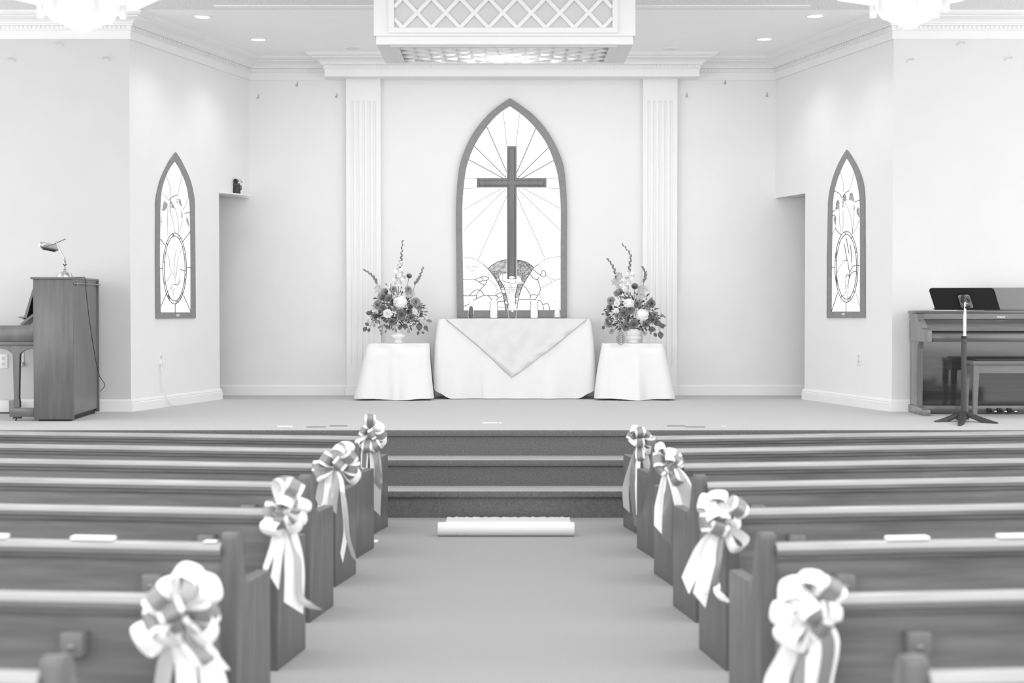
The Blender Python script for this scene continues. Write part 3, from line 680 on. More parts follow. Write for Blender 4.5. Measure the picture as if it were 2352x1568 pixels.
# flower pedestal cloths
def pedestal(xl, xr, ybase, yt, bl, br, seed, label, fold1):
    D = 14.70; z = P((xl + xr) / 2, yt, D).z; x0, x1 = P(xl, yt, D).x, P(xr, yt, D).x; Db = 14.60
    fl_, fr_ = x0 - P(bl, ybase, Db).x, P(br, ybase, Db).x - x1; rnd = random.Random(seed); ph = [rnd.uniform(0, 6) for _ in range(6)]
    def flare(p, q, v):
        s = fl_ if q[0] < 0 else fr_
        return s * abs(q[0]) * (v ** .9) * .92 * max(.25, 1 - (p[1] - D) / .3) + .10 * abs(q[1]) * v
    def fold(p, q, v):
        x = (p[0] - x0) / (x1 - x0)
        f = .034 * v * math.exp(-((x - fold1 - .03 * v) / .07) ** 2) * (q[1] < 0)
        f += .018 * v * math.sin(x * 9 + ph[0]) + .012 * v * v * math.sin(x * 17 + ph[1]) + .022 * v ** 3 * math.sin(x * 7 + p[1] * 9 + ph[2])
        f -= .024 * math.exp(-((v - .07) / .05) ** 2) * math.sin(max(0, min(1, (x - fold1) / (1 - fold1) if x > fold1 else x / fold1)) * PI) * (q[1] < 0)
        return f + .01 * v * math.sin(p[1] * 16 + ph[3]) * abs(q[0])
    hem = lambda p, q: STAGE + .004 + .007 * (1 + math.sin(p[0] * 11 + ph[4]))
    mb = MB(); drape(mb, x0, x1, D, D + .38, z, flare, hem, fold, M['cloth'], r=.06)
    tag(obj('stand_cloth', mb, smooth=60), label, 'tablecloth', 'cloth covered flower stands')
    return x0, x1, D, z
pedL = pedestal(843, 984, 920, 789, 818, 989, 3, 'white cloth draped to the floor over the flower stand left of the altar table', .42)
pedR = pedestal(1385, 1524, 920, 789, 1358, 1550, 5, 'white cloth draped to the floor over the flower stand right of the altar table', .55)
# glassware on the altar
def on_table(x, D=14.95): p = P(x, 733, D); return Vector((p.x, D, TZ + .006))
PXM = 14.95 / F
def carafe(x, wpx, hpx, name, label, fill, fillh, big=False):
    c = on_table(x); w = wpx / 2 * PXM; h = hpx * PXM
    t = thing(name, label, 'vase', c)
    prof = [(.72, 0), (.86, .02), (1.0, .14), (.98, .22), (.80, .40), (.52, .58), (.36, .70), (.40, .80), (.62, .93), (.86, 1.0)]
    if big: prof = [(.72, 0), (.80, .02), (1.0, .17), (1.02, .26), (.88, .42), (.55, .56), (.36, .64), (.42, .74), (.62, .88), (.82, 1.0)]
    pts = smoothline([Vector((a * w, b * h, 0)) for a, b in prof], 3)
    n = 24; mb = MB(); rows = []
    for p in pts:
        row = []
        for j in range(n):
            an = 2 * PI * j / n; z = p.y + (.0 if p.y < .9 * h else -.05 * h * math.cos(2 * an) * (p.y / h - .9) * 10)
            row.append(c + Vector((p.x * math.cos(an), p.x * math.sin(an), z)))
        rows.append(row)
    rows.insert(0, [c + Vector((0.0005 * math.cos(2 * PI * j / n), .0005 * math.sin(2 * PI * j / n), 0)) for j in range(n)])
    mb.grid(rows, M['glass'], close=True); obj('glass_body', mb, t, 60)
    if fill:
        q = [(a.x * .88, a.y + .012) for a in pts if a.y + .012 < fillh * h]
        mb = MB(); mb.lathe([(.001, .009)] + q, c, fill, 20); obj('sand', mb, t, 60)
    return t, c, w, h
carafe(1082, 15, 41, 'sand_vase', 'small glass vase of dark sand at the left end of the altar', M['sand_d'], .72)
tt, c, w, h = carafe(1177, 22, 65, 'unity_vase', 'tall empty clear glass vase in the middle of the altar', None, 0, True)
mb = MB()
for dx, dz, r_ in ((-.2, .33, .22), (.2, .36, .2), (0, .27, .24), (.05, .42, .16)): mb.ball(c + Vector((dx * w, -w * .93, dz * h)), r_ * w, M['paper'], 8, 6, (1, .12, 1))
oo = obj('etched_motif', mb, tt); oo['label'] = 'white etched motif on the glass'
carafe(1280, 15, 41, 'sand_vase', 'small glass vase of white sand at the right end of the altar', M['sand_w'], .70)
for x, lab in ((1134, 'white pillar candle in glass, left of the middle vase'), (1227, 'white pillar candle in glass, right of the middle vase')):
    c = on_table(x); w = 9.4 * PXM; h = 39 * PXM
    t = thing('pillar_candle', lab, 'candle', c, group='pillar candles on the altar')
    mb = MB(); mb.lathe([(w * .86, .007), (w * .9, .010), (w * .9, h * .93), (w * .8, h * .96), (w * .3, h * .93)], c, M['candle'], 24); obj('wax', mb, t)
    mb = MB(); mb.lathe([(w, 0), (w, h)], c, M['glass'], 24); mb.f = mb.f[:-1]; mb.mi = mb.mi[:-1]; obj('glass_holder', mb, t)
    mb = MB(); mb.tube([c + Vector((0, 0, h * .93)), c + Vector((.001, 0, h * .99))], .0014, M['dark'], 5); obj('wick', mb, t)

# ================================================================ FLOWERS
FD = 14.90; FM = FD / F
def fpt(ox, oy, s, x, y, dy=0.0): return P(ox + x / s, oy + y / s, FD + dy)
def petal(mb, c, d, n, L, W, mt, cup=.3):
    """small curved petal from c along d, facing n"""
    d = d.normalized(); s = d.cross(n); s = s.normalized() if s.length > 1e-5 else Vector((1, 0, 0)); n = s.cross(d)
    rows = []
    for t, w, h in ((0, .25, 0), (.35, .85, .10), (.7, 1.0, .05), (1.0, .45, -.12)):
        p = c + d * L * t + n * (h + cup * t * t) * L
        rows.append([p - s * W * w + n * .12 * W * w, p, p + s * W * w + n * .12 * W * w])
    mb.grid(rows, mt)
def sph(rnd):
    z = rnd.uniform(-1, 1); a = rnd.uniform(0, 2 * PI); r = math.sqrt(1 - z * z); return Vector((r * math.cos(a), r * math.sin(a), z))
def bloom(mb, c, r, mt, rnd, n=70, L=.42, W=.24, flat=.85):
    for i in range(n):
        d = sph(rnd)
        if d.y > .55: continue
        d.z *= flat; p = c + d * r * .78; tang = sph(rnd); tang = (tang - d * tang.dot(d)).normalized()
        petal(mb, p - tang * r * L * .4, tang, d, r * L, r * W, mt, .12)
def carnation(mb, c, r, mt, rnd, face):
    face = face.normalized(); a = face.orthogonal().normalized(); b = face.cross(a)
    for ringi, (rad, up, k) in enumerate(((1.0, .05, 11), (.8, .28, 10), (.58, .48, 8), (.34, .62, 6), (.12, .72, 4))):
        for i in range(k):
            an = 2 * PI * i / k + ringi * .5 + rnd.uniform(-.2, .2); o = a * math.cos(an) + b * math.sin(an)
            petal(mb, c + face * up * r * .5, (o * rad + face * (1.1 - rad)).normalized(), face, r * (.55 + .45 * rad) * rnd.uniform(.85, 1.1), r * .34, mt, .18)
def rose(mb, c, r, mt, rnd, face):
    face = face.normalized(); a = face.orthogonal().normalized(); b = face.cross(a)
    for ringi, (rad, k) in enumerate(((.95, 6), (.7, 5), (.45, 4), (.22, 3))):
        for i in range(k):
            an = 2 * PI * i / k + ringi * .7; o = a * math.cos(an) + b * math.sin(an); base = c + o * rad * r * .35 - face * r * .3
            rows = []
            s = o.cross(face).normalized()
            for t in (0, .4, .8, 1.0):
                p = base + face * r * 1.15 * t + o * r * rad * (.5 * math.sin(t * 1.9) + (.25 if t == 1 else 0)); w = r * (.35 + .45 * math.sin(t * 2.2)) * (.5 + rad * .6)
                rows.append([p - s * w - o * w * .45, p - s * w * .5, p, p + s * w * .5, p + s * w - o * w * .45])
            mb.grid(rows, mt)
def leaf(mb, p, d, L, W, mt, n=None):
    d = d.normalized(); n = n or Vector((0, -1, .25)); s = d.cross(n)
    s = s.normalized() if s.length > 1e-4 else Vector((1, 0, 0)); n = s.cross(d).normalized(); rows = []
    for t, w in ((0, .05), (.25, .75), (.5, 1), (.75, .75), (1, .04)):
        q = p + d * L * t + n * L * .12 * math.sin(t * PI); rows.append([q - s * W * w + n * W * .2 * w, q, q + s * W * w + n * W * .2 * w])
    mb.grid(rows, mt)
def gladiolus(path, florets, root, rnd, mts):
    pts = smoothline(path, 5); mb = MB(); n = len(pts); mb.tube(pts, [.0035 - .0022 * i / n for i in range(n)], M['leaf_m'], 5)
    g = obj('gladiolus_stem', mb, root)
    mb = MB(); k = 0
    for i in range(n // 3, n):
        t = i / (n - 1); p = pts[i]; d = (pts[min(i + 1, n - 1)] - pts[i - 1]).normalized(); sd = Vector((1, 0, 0)) if k % 2 else Vector((-1, 0, 0)); k += 1
        L = .055 - .030 * t; leaf(mb, p, d * 1.0 + sd * .35 + Vector((0, -.1, 0)), L, L * .22, M['leaf_m']); leaf(mb, p + sd * .002, d + sd * .2 + Vector((0, -.3, 0)), L * .8, L * .24, M['leaf_m'])
    obj('bud', mb, g)
    for (c, r) in florets:
        mb = MB(); face = Vector((rnd.uniform(-.5, .5), -1, rnd.uniform(-.1, .5))).normalized(); a = face.orthogonal().normalized(); b = face.cross(a)
        for i in range(6):
            an = 2 * PI * i / 6 + rnd.uniform(-.2, .2); petal(mb, c, a * math.cos(an) + b * math.sin(an) + face * .5, face, r * 1.15, r * .46, mts[i % len(mts)], -.2)
        obj('floret', mb, g, 60)
def arrangement(label, ox, oy, urn, glads, items, leaves, breath, fern, ped, seed, mass):
    rnd = random.Random(seed); S = 3.92; q = lambda x, y, dy=0.0: fpt(ox, oy, S, x, y, dy); sc = FM / S
    base = q(urn[0], urn[1]); base.z = ped[3] + .0015; t = thing('flower_arrangement', label, 'flowers', base, group='altar flower arrangements')
    mb = MB(); k = sc; mb.lathe([(s * k, h * k) for s, h in urn[2]], base, M['ceramic'], 36); obj('urn', mb, t, 50)
    for path, fl_, lean in glads:
        gladiolus([q(x, y, lean * i * .01) for i, (x, y) in enumerate(path)], [(q(x, y, -.03), r * sc) for x, y, r in fl_], t, rnd, (M['fl_l'], M['fl_w']) if lean == 0 else (M['fl_l'],))
    mx, my, mw, mh = mass
    mb = MB()
    for i in range(520):
        d = sph(rnd); u = rnd.uniform(.3, 1.12); c = q(mx + d.x * mw * u * (1.0 - .3 * max(0, d.z)), my - d.z * mh * u * (.8 if d.z < 0 else 1.05), d.y * .10 * u)
        leaf(mb, c, Vector((d.x, d.y * .6, d.z * .6 + rnd.uniform(-.4, .3))), rnd.uniform(.022, .05), rnd.uniform(.005, .012), M['leaf_d'] if rnd.random() < .55 else M['leaf_m'], sph(rnd) + Vector((0, -1, 0)))
    obj('foliage', mb, t, 60)
    NM = {'h': ('hydrangea_bloom', 'fl_w'), 'w': ('white_carnation', 'fl_w'), 'm': ('carnation', 'fl_m'), 'd': ('dark_carnation', 'fl_d'), 'r': ('rose', 'fl_m'), 'l': ('pale_rose', 'fl_l')}
    for kind, x, y, r in items:
        dx = (x - mx) / mw; c = q(x, y, -.085 + .05 * dx * dx + (.03 if y < my - mh * .8 else 0)); face = Vector((dx * .7, -1, (my - y) / mh * .4)); nm, m_ = NM[kind]; mb = MB(); rr = r * sc
        if kind == 'h': bloom(mb, c, rr, M[m_], rnd, 150); mb.ball(c + Vector((0, .01, 0)), rr * .72, M[m_], 12, 8)
        elif kind in 'wmd': carnation(mb, c, rr, M[m_], rnd, face)
        else: rose(mb, c, rr * .95, M[m_], rnd, face)
        if y < my - mh * .9: mb.tube([c + Vector((0, .01, -rr * .3)), q(mx + (x - mx) * .8, y + 110, -.02)], .0025, M['stem'], 5)
        obj(nm, mb, t, 60)
    for x, y, a, L, mt in leaves:
        mb = MB(); c = q(x, y, -.06); d = Vector((math.cos(R(a)), -.25, math.sin(R(a)))); st = c - d * L * sc * 1.6 + Vector((0, .05, .02))
        leaf(mb, c - d * L * sc * .5, d, L * sc * .9, L * sc * (.34 if mt == 'leaf_d' else .27), M[mt]); mb.tube([st, c - d * L * sc * .5], .0015, M['stem'], 4); obj('leaf', mb, t, 60)
    breath = list(breath) + [(mx + rnd.uniform(-.9, .9) * mw, my + rnd.uniform(-.2, .75) * mh, rnd.uniform(22, 36)) for _ in range(9)]
    for x, y, r in breath:
        mb = MB(); c = q(x, y, -.09)
        for i in range(16):
            d = sph(rnd) * r * sc * rnd.uniform(.3, 1); d.y *= .5; mb.ball(c + d, rnd.uniform(.0028, .0052), M['breath'], 6, 4)
            mb.tube([c + d, c + Vector((d.x * .3, .04, -r * sc * .8))], .0006, M['stem'], 3)
        obj('baby_breath', mb, t)
    for x, y, a, L in fern:
        mb = MB(); c = q(x, y, -.27); d = Vector((math.cos(R(a)), 0, math.sin(R(a)))); s = Vector((-d.z, 0, d.x)); n_ = 9
        mb.tube([c, c + d * L * sc], .0012, M['stem'], 4)
        for i in range(n_):
            p = c + d * L * sc * i / n_; w = L * sc * .34 * math.sin((i + 1.5) / (n_ + 1) * PI * .9)
            for sg in (1, -1): leaf(mb, p, s * sg + d * .5, w, w * .14, M['leaf_m'])
        obj('fern_frond', mb, t, 60)
arrangement('flower arrangement in white urn left of the altar with one tall central gladiolus', 800, 540,
    (448, 975, [(52, 0), (54, 6), (40, 14), (36, 26), (48, 40), (70, 54), (74, 68), (66, 82), (40, 94), (32, 106), (38, 130), (62, 160), (58, 162), (36, 140)]),
    [([(452, 540), (455, 420), (472, 280), (480, 180), (487, 62)], [(455, 335, 40), (478, 372, 36), (438, 420, 38), (465, 255, 24)], 0),
     ([(310, 540), (265, 440), (215, 365), (150, 318)], [(275, 485, 38)], 1), ([(560, 560), (600, 450), (640, 380), (672, 300)], [(560, 525, 42)], 2)],
    [('h', 468, 605, 72), ('w', 358, 705, 46), ('w', 596, 688, 32), ('w', 250, 690, 32), ('w', 185, 765, 34), ('m', 272, 630, 50), ('m', 600, 605, 50), ('d', 478, 712, 55), ('m', 632, 650, 38), ('r', 247, 722, 34),
     ('m', 405, 492, 36), ('r', 545, 376, 26), ('l', 312, 560, 42), ('l', 362, 575, 36), ('m', 540, 490, 34), ('d', 560, 740, 40), ('d', 395, 775, 40), ('l', 335, 520, 36), ('w', 680, 750, 28), ('d', 318, 660, 34), ('r', 545, 690, 30), ('m', 420, 660, 28)],
    [(150, 850, 240, 60, 'leaf_d'), (165, 800, 150, 50, 'leaf_d'), (185, 858, 250, 46, 'leaf_d'), (275, 832, 200, 40, 'leaf_m'), (300, 890, 265, 44, 'leaf_m'), (290, 862, 290, 36, 'leaf_m'), (335, 870, 255, 36, 'leaf_m'), (350, 830, 280, 50, 'leaf_d'),
     (465, 832, 260, 62, 'leaf_d'), (515, 822, 330, 70, 'leaf_d'), (640, 830, 270, 90, 'leaf_d'), (628, 885, 250, 44, 'leaf_d'), (675, 880, 340, 34, 'leaf_d'), (700, 840, 300, 60, 'leaf_d'), (715, 862, 285, 30, 'leaf_m'), (735, 775, 340, 60, 'leaf_m'),
     (180, 702, 165, 62, 'leaf_d'), (340, 440, 120, 26, 'leaf_m'), (385, 440, 70, 26, 'leaf_m'), (480, 470, 70, 26, 'leaf_m'), (430, 860, 290, 40, 'leaf_m'), (400, 850, 240, 34, 'leaf_m'), (250, 790, 200, 50, 'leaf_d'), (450, 680, 10, 40, 'leaf_m'), (375, 660, 60, 60, 'leaf_d')],
    [(285, 768, 42), (532, 750, 42), (682, 740, 36), (430, 545, 36), (480, 505, 30), (565, 795, 36), (385, 455, 32), (235, 790, 28)], [(545, 835, 265, 50)], pedL, 11, (440, 690, 240, 170))
arrangement('flower arrangement in white urn right of the altar with hanging fern frond', 1180, 540,
    (1076, 978, [(55, 0), (58, 6), (44, 14), (44, 24), (66, 36), (72, 50), (72, 62), (60, 70), (62, 78), (70, 90), (72, 110), (68, 128), (60, 130), (50, 110)]),
    [([(1030, 540), (1032, 410), (1042, 290), (1050, 180), (985, 92)], [(1045, 362, 38), (1022, 412, 34), (985, 452, 34)], 0), ([(960, 560), (930, 400), (895, 290), (850, 222)], [(945, 368, 32), (912, 422, 32), (952, 450, 32)], 1),
     ([(1145, 560), (1172, 430), (1185, 350), (1163, 295)], [(1160, 490, 40), (1135, 545, 46)], 1)],
    [('h', 1037, 615, 58), ('h', 1155, 718, 72), ('w', 925, 685, 34), ('w', 930, 610, 34), ('r', 1088, 470, 32), ('r', 873, 656, 32), ('m', 880, 592, 42), ('m', 930, 525, 34), ('d', 1232, 620, 44), ('d', 992, 705, 52), ('d', 1045, 672, 46), ('m', 935, 725, 36),
     ('d', 1110, 620, 38), ('m', 1195, 640, 34), ('d', 1080, 800, 44), ('d', 1010, 820, 40), ('l', 955, 520, 36), ('d', 1240, 760, 42), ('d', 1185, 800, 36), ('l', 880, 755, 36), ('m', 1260, 715, 36), ('l', 860, 800, 30)],
    [(806, 835, 250, 46, 'leaf_d'), (830, 800, 180, 40, 'leaf_m'), (872, 815, 300, 56, 'leaf_m'), (838, 765, 120, 50, 'leaf_d'), (1000, 845, 250, 60, 'leaf_d'), (1250, 850, 0, 80, 'leaf_d'), (1300, 795, 345, 90, 'leaf_d'), (1335, 820, 310, 70, 'leaf_d'),
     (1322, 905, 280, 80, 'leaf_d'), (1362, 815, 0, 40, 'leaf_m'), (1290, 700, 60, 40, 'leaf_m'), (1335, 718, 30, 36, 'leaf_m'), (1362, 738, 320, 28, 'leaf_m'), (1243, 568, 60, 28, 'leaf_m'), (1275, 900, 300, 50, 'leaf_d'), (1235, 885, 290, 30, 'leaf_m'),
     (960, 615, 90, 50, 'leaf_m'), (1290, 760, 350, 50, 'leaf_d'), (1005, 770, 260, 56, 'leaf_m'), (1130, 840, 300, 50, 'leaf_d'), (800, 712, 190, 40, 'leaf_m'), (880, 860, 240, 40, 'leaf_d'), (1170, 880, 280, 40, 'leaf_m')],
    [(955, 788, 46), (1092, 790, 32), (1230, 805, 34), (1072, 545, 40), (880, 745, 34), (1010, 500, 34), (920, 760, 30)], [(960, 850, 272, 145), (915, 845, 215, 70), (1195, 850, 250, 60)], pedR, 23, (1075, 700, 235, 165))

# ================================================================ WALL OUTLETS, CORD, CAMERA ON ITS LEDGE
def outlet(p, u, n, label, plug=False):
    """p bottom-left corner on the wall, u along the wall, n into the room"""
    t = thing('wall_outlet', label, 'outlet', p); u = u.normalized(); Z = Vector((0, 0, 1)); w, h = .07, .115
    mb = MB(); mb.prism([p, p + u * w, p + u * w + Z * h, p + Z * h], n * .006, M['plastic'], bev=.0015); obj('cover_plate', mb, t)
    for k in (.3, .7):
        mb = MB(); c = p + u * w / 2 + Z * h * k + n * .006; s = u * .014; z = Z * .014
        mb.prism([c - s - z, c + s - z, c + s + z, c - s + z], n * .002, M['plastic_g']); f = obj('socket', mb, t)
        mb = MB()
        for o in (-.005, .005): q = c + u * o + n * .0021; mb.prism([q - u * .001 - Z * .004, q + u * .001 - Z * .004, q + u * .001 + Z * .005, q - u * .001 + Z * .005], n * .0004, M['dark'])
        obj('slot', mb, f, 0)
    return t
X1 = Vector((1, 0, 0)); NF = Vector((0, -1, 0))
p = P(-1.5, 845.5, DFL); outlet(p, X1, NF, 'white double wall outlet at the left edge, left of the piano leg')
p = P(36, 840, DFL); ot = outlet(p, X1, NF, 'white wall outlet half hidden behind the upright piano leg')
mb = MB(); q = P(49, 839, DFL); mb.box(q + Vector((-.018, -.04, -.004)), q + Vector((.022, -.006, .03)), M['plastic'], bev=.004); obj('plug', mb, ot)
nLin = -nL; nRin = -nR
pl = PW(364, 842, Vector((AL0.x, AL0.y, 0)), nLin); outlet(pl, dL, nLin, 'white wall outlet with a cord, below the left side window')
pr_ = PW(1970, 839, Vector((AR0.x, AR0.y, 0)), nRin); outlet(pr_ , -dR, nRin, 'pale wall outlet below the right side window')
t = thing('extension_cord', 'white cord plugged in below the left side window trailing to the floor', 'cord', pl)
mb = MB(); c = pl + dL * .035 + Vector((0, 0, .035)) + nLin * .007; mb.box(c + Vector((-.014, -.03, -.016)), c + Vector((.016, -.002, .016)), M['plastic'], bev=.003); obj('plug', mb, t)
pw = lambda x, y, h: PW(x, y, Vector((AL0.x, AL0.y, 0)) + nLin * h, nLin)
mb = MB(); mb.tube(smoothline([c + Vector((0, -.02, -.014)), pw(374, 862, .03), pw(376, 890, .035), pw(383, 912, .04), pw(392, 927, .05), Vector((*pw(405, 932, .06).xy, STAGE + .006))], 6), .0045, M['plastic'], 6); obj('cable', mb, t)
# ledge above the left opening with the small swivel camera
lp0 = eL.copy(); lp0.z = OPEN_Z
ld = (AL1 - eL).normalized()
mb = MB(); a = eL + ld * .0 ; q = [a, a + ld * .52, a + ld * .52 + nLin * .10, a + nLin * .02]
mb.prism([Vector((v.x, v.y, OPEN_Z + .004)) for v in q], (0, 0, .012), M['white']); tag(obj('wall_ledge', mb, smooth=0), 'thin white ledge above the left doorway holding a camera', 'shelf')
Dc = 15.12; cb = P(543, 444, Dc); lz = OPEN_Z + .0165
k = Dc / F / 12.06      # metres per zoomed pixel of the camera close-up
t = thing('swivel_camera', 'small dark swivel camera standing on the ledge above the left doorway', 'camera', (cb.x, Dc, lz))
B = Vector((cb.x, Dc, lz)); O = lambda x, z, y=0: B + Vector(((x - 642) * k, y, (648 - z) * k))
mb = MB(); mb.lathe([(112 * k, 0), (116 * k, 6 * k), (110 * k, 120 * k), (98 * k, 215 * k)], B, M['dark'], 24); obj('base', mb, t)
mb = MB(); mb.box(O(632, 640, -.0098 * 1), O(652, 505, -.0080), M['stand_plate']); mb.v = [v + Vector((0, -.0335 + .009, 0)) for v in mb.v]; obj('base_stripe', mb, t)
mb = MB(); mb.box(O(545, 432, -.026), O(742, 355, .026), M['stand_pole'], bev=.004); obj('head', mb, t)
for s in (-1, 1):
    mb = MB(); xs = 642 + s * 128; mb.tube([O(642 + s * 95, 420), O(xs, 420), O(xs, 520), O(642 + s * 112, 545)], .0055, M['dark'], 8); obj('yoke_arm', mb, t)
mb = MB(); c = O(636, 290, -.004); mb.lathe([(52 * k, -.03), (60 * k, -.022), (60 * k, .024), (40 * k, .03)], c, M['stand_pole'], 20, axis=(0, 1, 0)); lb = obj('lens_barrel', mb, t)
mb = MB(); mb.lathe([(44 * k, 0), (40 * k, .002)], c + Vector((0, -.0325, 0)), M['black'], 20, axis=(0, 1, 0)); obj('lens', mb, lb)
mb = MB(); mb.tube(smoothline([O(690, 295), O(750, 255, -.01), O(795, 320, -.01), O(815, 345, -.01)], 5), .0022, M['dark'], 5); mb.tube([O(700, 300), O(760, 325, -.01), O(795, 330, -.01)], .0018, M['dark'], 5); obj('cable', mb, t)
mb = MB(); mb.tube(smoothline([O(540, 590), O(500, 625, -.005), O(470, 647, -.01), O(430, 646, -.02), O(330, 646, -.02), O(200, 646, -.01)], 5), .002, M['dark'], 5); obj('power_lead', mb, t)

# ================================================================ UPRIGHT PIANO (left) AND LAMP
nr_, fr_, nl_, fl2_ = V2(-3.278, 12.0), V2(-3.327, 12.95), V2(-3.577, 12.0), V2(-3.626, 12.95)
zb_ = STAGE + .012; zt_ = P(120, 641, 12.0).z
t = thing('upright_piano', 'brown upright piano seen end-on at the left edge of the stage', 'piano', (-3.45, 12.5, STAGE))
Zp = lambda p, z: Vector((p.x, p.y, z))
ax = (fr_ - nr_).normalized()          # along the piano, away from the camera
rt = Vector((1, 0, 0))
mb = MB(); mb.prism([Zp(nl_, zb_ + .002), Zp(nr_, zb_ + .002), Zp(nr_ + ax * .03, zb_ + .002), Zp(nl_ + ax * .03, zb_ + .002)], (0, 0, zt_ - zb_), M['piano'], bev=.003); obj('end_panel', mb, t)
mb = MB(); mb.prism([Zp(fl2_ - ax * .03, zb_), Zp(fr_ - ax * .03, zb_), Zp(fr_, zb_), Zp(fl2_, zb_)], (0, 0, zt_ - zb_), M['piano'], bev=.003); obj('end_panel', mb, t)
mb = MB(); g0, g1 = nr_ + ax * .032 - rt * .01, fr_ - ax * .032 - rt * .01; mb.prism([Zp(g0, zb_ + .03), Zp(g1, zb_ + .03), Zp(g1 - rt * .02, zb_ + .03), Zp(g0 - rt * .02, zb_ + .03)], (0, 0, zt_ - zb_ - .03), M['piano']); obj('back_panel', mb, t)
mb = MB(); mb.prism([Zp(nl_ + ax * .03 + rt * .005, zb_), Zp(nr_ + ax * .03 - rt * .03, zb_), Zp(fr_ - ax * .03 - rt * .03, zb_), Zp(fl2_ - ax * .03 + rt * .005, zb_)], (0, 0, zt_ - zb_ - .18), M['black']); obj('inner_case', mb, t)
mb = MB(); mb.prism([Zp(nl_ - rt * .017 - ax * .012, zt_), Zp(nr_ + rt * .0 - ax * .012, zt_), Zp(fr_ + ax * .005, zt_), Zp(fl2_ - rt * .017 + ax * .005, zt_)], (0, 0, .016), M['piano_h'], bev=.003); obj('lid', mb, t)
mb = MB(); s0, s1 = nr_ + ax * .02 + rt * .006, fr_ - ax * .01 + rt * .006; mb.tube([Zp(s0, zt_ - .03), Zp(s1, zt_ - .03)], .006, M['stand_plate'], 6)
for f_ in (.08, .5, .95): q = s0 + (s1 - s0) * f_; mb.box(Zp(q, zt_ - .05) - Vector((.006, .008, 0)), Zp(q, zt_ - .012) + Vector((.004, .008, 0)), M['stand_plate'])
obj('hinge_rail', mb, t)
A = lambda x, y, D=12.03: P(x, y, D)
mb = MB(); mb.prism([A(-70, 784), A(77, 784), A(77, 737), A(74.5, 741), A(70, 745), A(64, 746.6), A(-40, 748), A(-64, 752), A(-70, 760)], (0, .04, 0), M['piano'], bev=.002); obj('key_arm', mb, t); mb = MB(); mb.prism([A(-70, 784, 12.86), A(80, 784, 12.86), A(80, 748, 12.86), A(-70, 748, 12.86)], (0, .04, 0), M['piano']); obj('key_arm', mb, t)
mb = MB(); a, b = A(-74, 794, 12.03), A(77, 784.5, 12.03); mb.box((a.x, 12.032, a.z), (b.x, 12.90, b.z), M['piano_h'], bev=.002); obj('key_bed', mb, t)
mb = MB(); mb.box((a.x + .06, 12.10, b.z), (b.x - .03, 12.84, b.z + .03), M['paper'], bev=.003); obj('keyboard', mb, t)
for D in (12.035, 12.84):
    mb = MB(); q = [(-40, 794.5), (77, 794.5), (77, 800), (66, 801.5), (56, 804.5), (49, 809), (45, 813.5), (44.5, 820), (43.2, 870), (42.5, 915), (44, 921), (44, 936), (30.5, 936), (30, 921), (31.5, 915), (30, 870), (28.5, 820), (28, 813.5), (23, 808), (14, 803), (4, 800.5), (-10, 800), (-40, 800)]
    pts = [A(x, y) for x, y in q]; mb.prism([v + Vector((0, D - 12.03, 0)) for v in pts], (0, .045, 0), M['piano'], bev=.0015); obj('leg', mb, t, 20)
    mb = MB(); lo, hi = A(22, 957), A(78, 937); mb.box((lo.x, D - .01, lo.z), (hi.x, D + .055, hi.z), M['piano_h'], bev=.002); foot = obj('toe_block', mb, t)
    mb = MB(); cc = A(33.5, 966); r_ = cc.z - STAGE; cc.y = D + .02; mb.lathe([(r_ * .8, -.012), (r_, -.008), (r_, .008), (r_ * .8, .012)], cc, M['black'], 18, axis=(0, 1, 0)); mb.tube([cc + Vector((0, 0, .0)), Vector((A(38, 957).x, cc.y, lo.z))], .006, M['dark'], 6)
    mb.box((A(29, 957).x, D, lo.z - .014), (A(46, 957).x, D + .045, lo.z), M['dark']); obj('caster', mb, foot)
mb = MB(); q = [A(78, 655, 12.1), A(78, 668, 12.1), A(60, 734, 12.1), A(53, 734, 12.1), A(55.5, 726, 12.1), A(72, 672, 12.1)]; mb.prism(q, (0, .72, 0), M['piano']); q = [A(42, 726 + 1, 12.1), A(42, 729, 12.1), A(54, 733.5, 12.1), A(60, 733.5, 12.1), A(60, 730, 12.1), A(50, 728.5, 12.1)]; mb.prism(q, (0, .72, 0), M['piano_h']); obj('music_desk', mb, t, 0)
mb = MB(); q = [A(45.5, 743.5, 12.1), A(49, 747, 12.1), A(78, 725, 12.1), A(78, 718, 12.1)]; mb.prism(q, (0, .72, 0), M['piano_h']); obj('fallboard', mb, t, 0)
for f_ in (.04, .93):
    for w_ in (.04, .26): mb = MB(); q = nr_ + ax * (.92 * f_ + .02) - rt * w_; mb.tube([Zp(q, STAGE + .001), Zp(q, zb_)], .014, M['black'], 10); obj('caster', mb, t)
mb = MB(); q = nl_ + ax * .03; mb.prism([Zp(q + rt * .03, STAGE + .004), Zp(nr_ + ax * .03 - rt * .03, STAGE + .004), Zp(fr_ - ax * .05 - rt * .03, STAGE + .004), Zp(fl2_ - ax * .05 + rt * .03, STAGE + .004)], (0, 0, .012), M['black']); obj('bottom_board', mb, t)
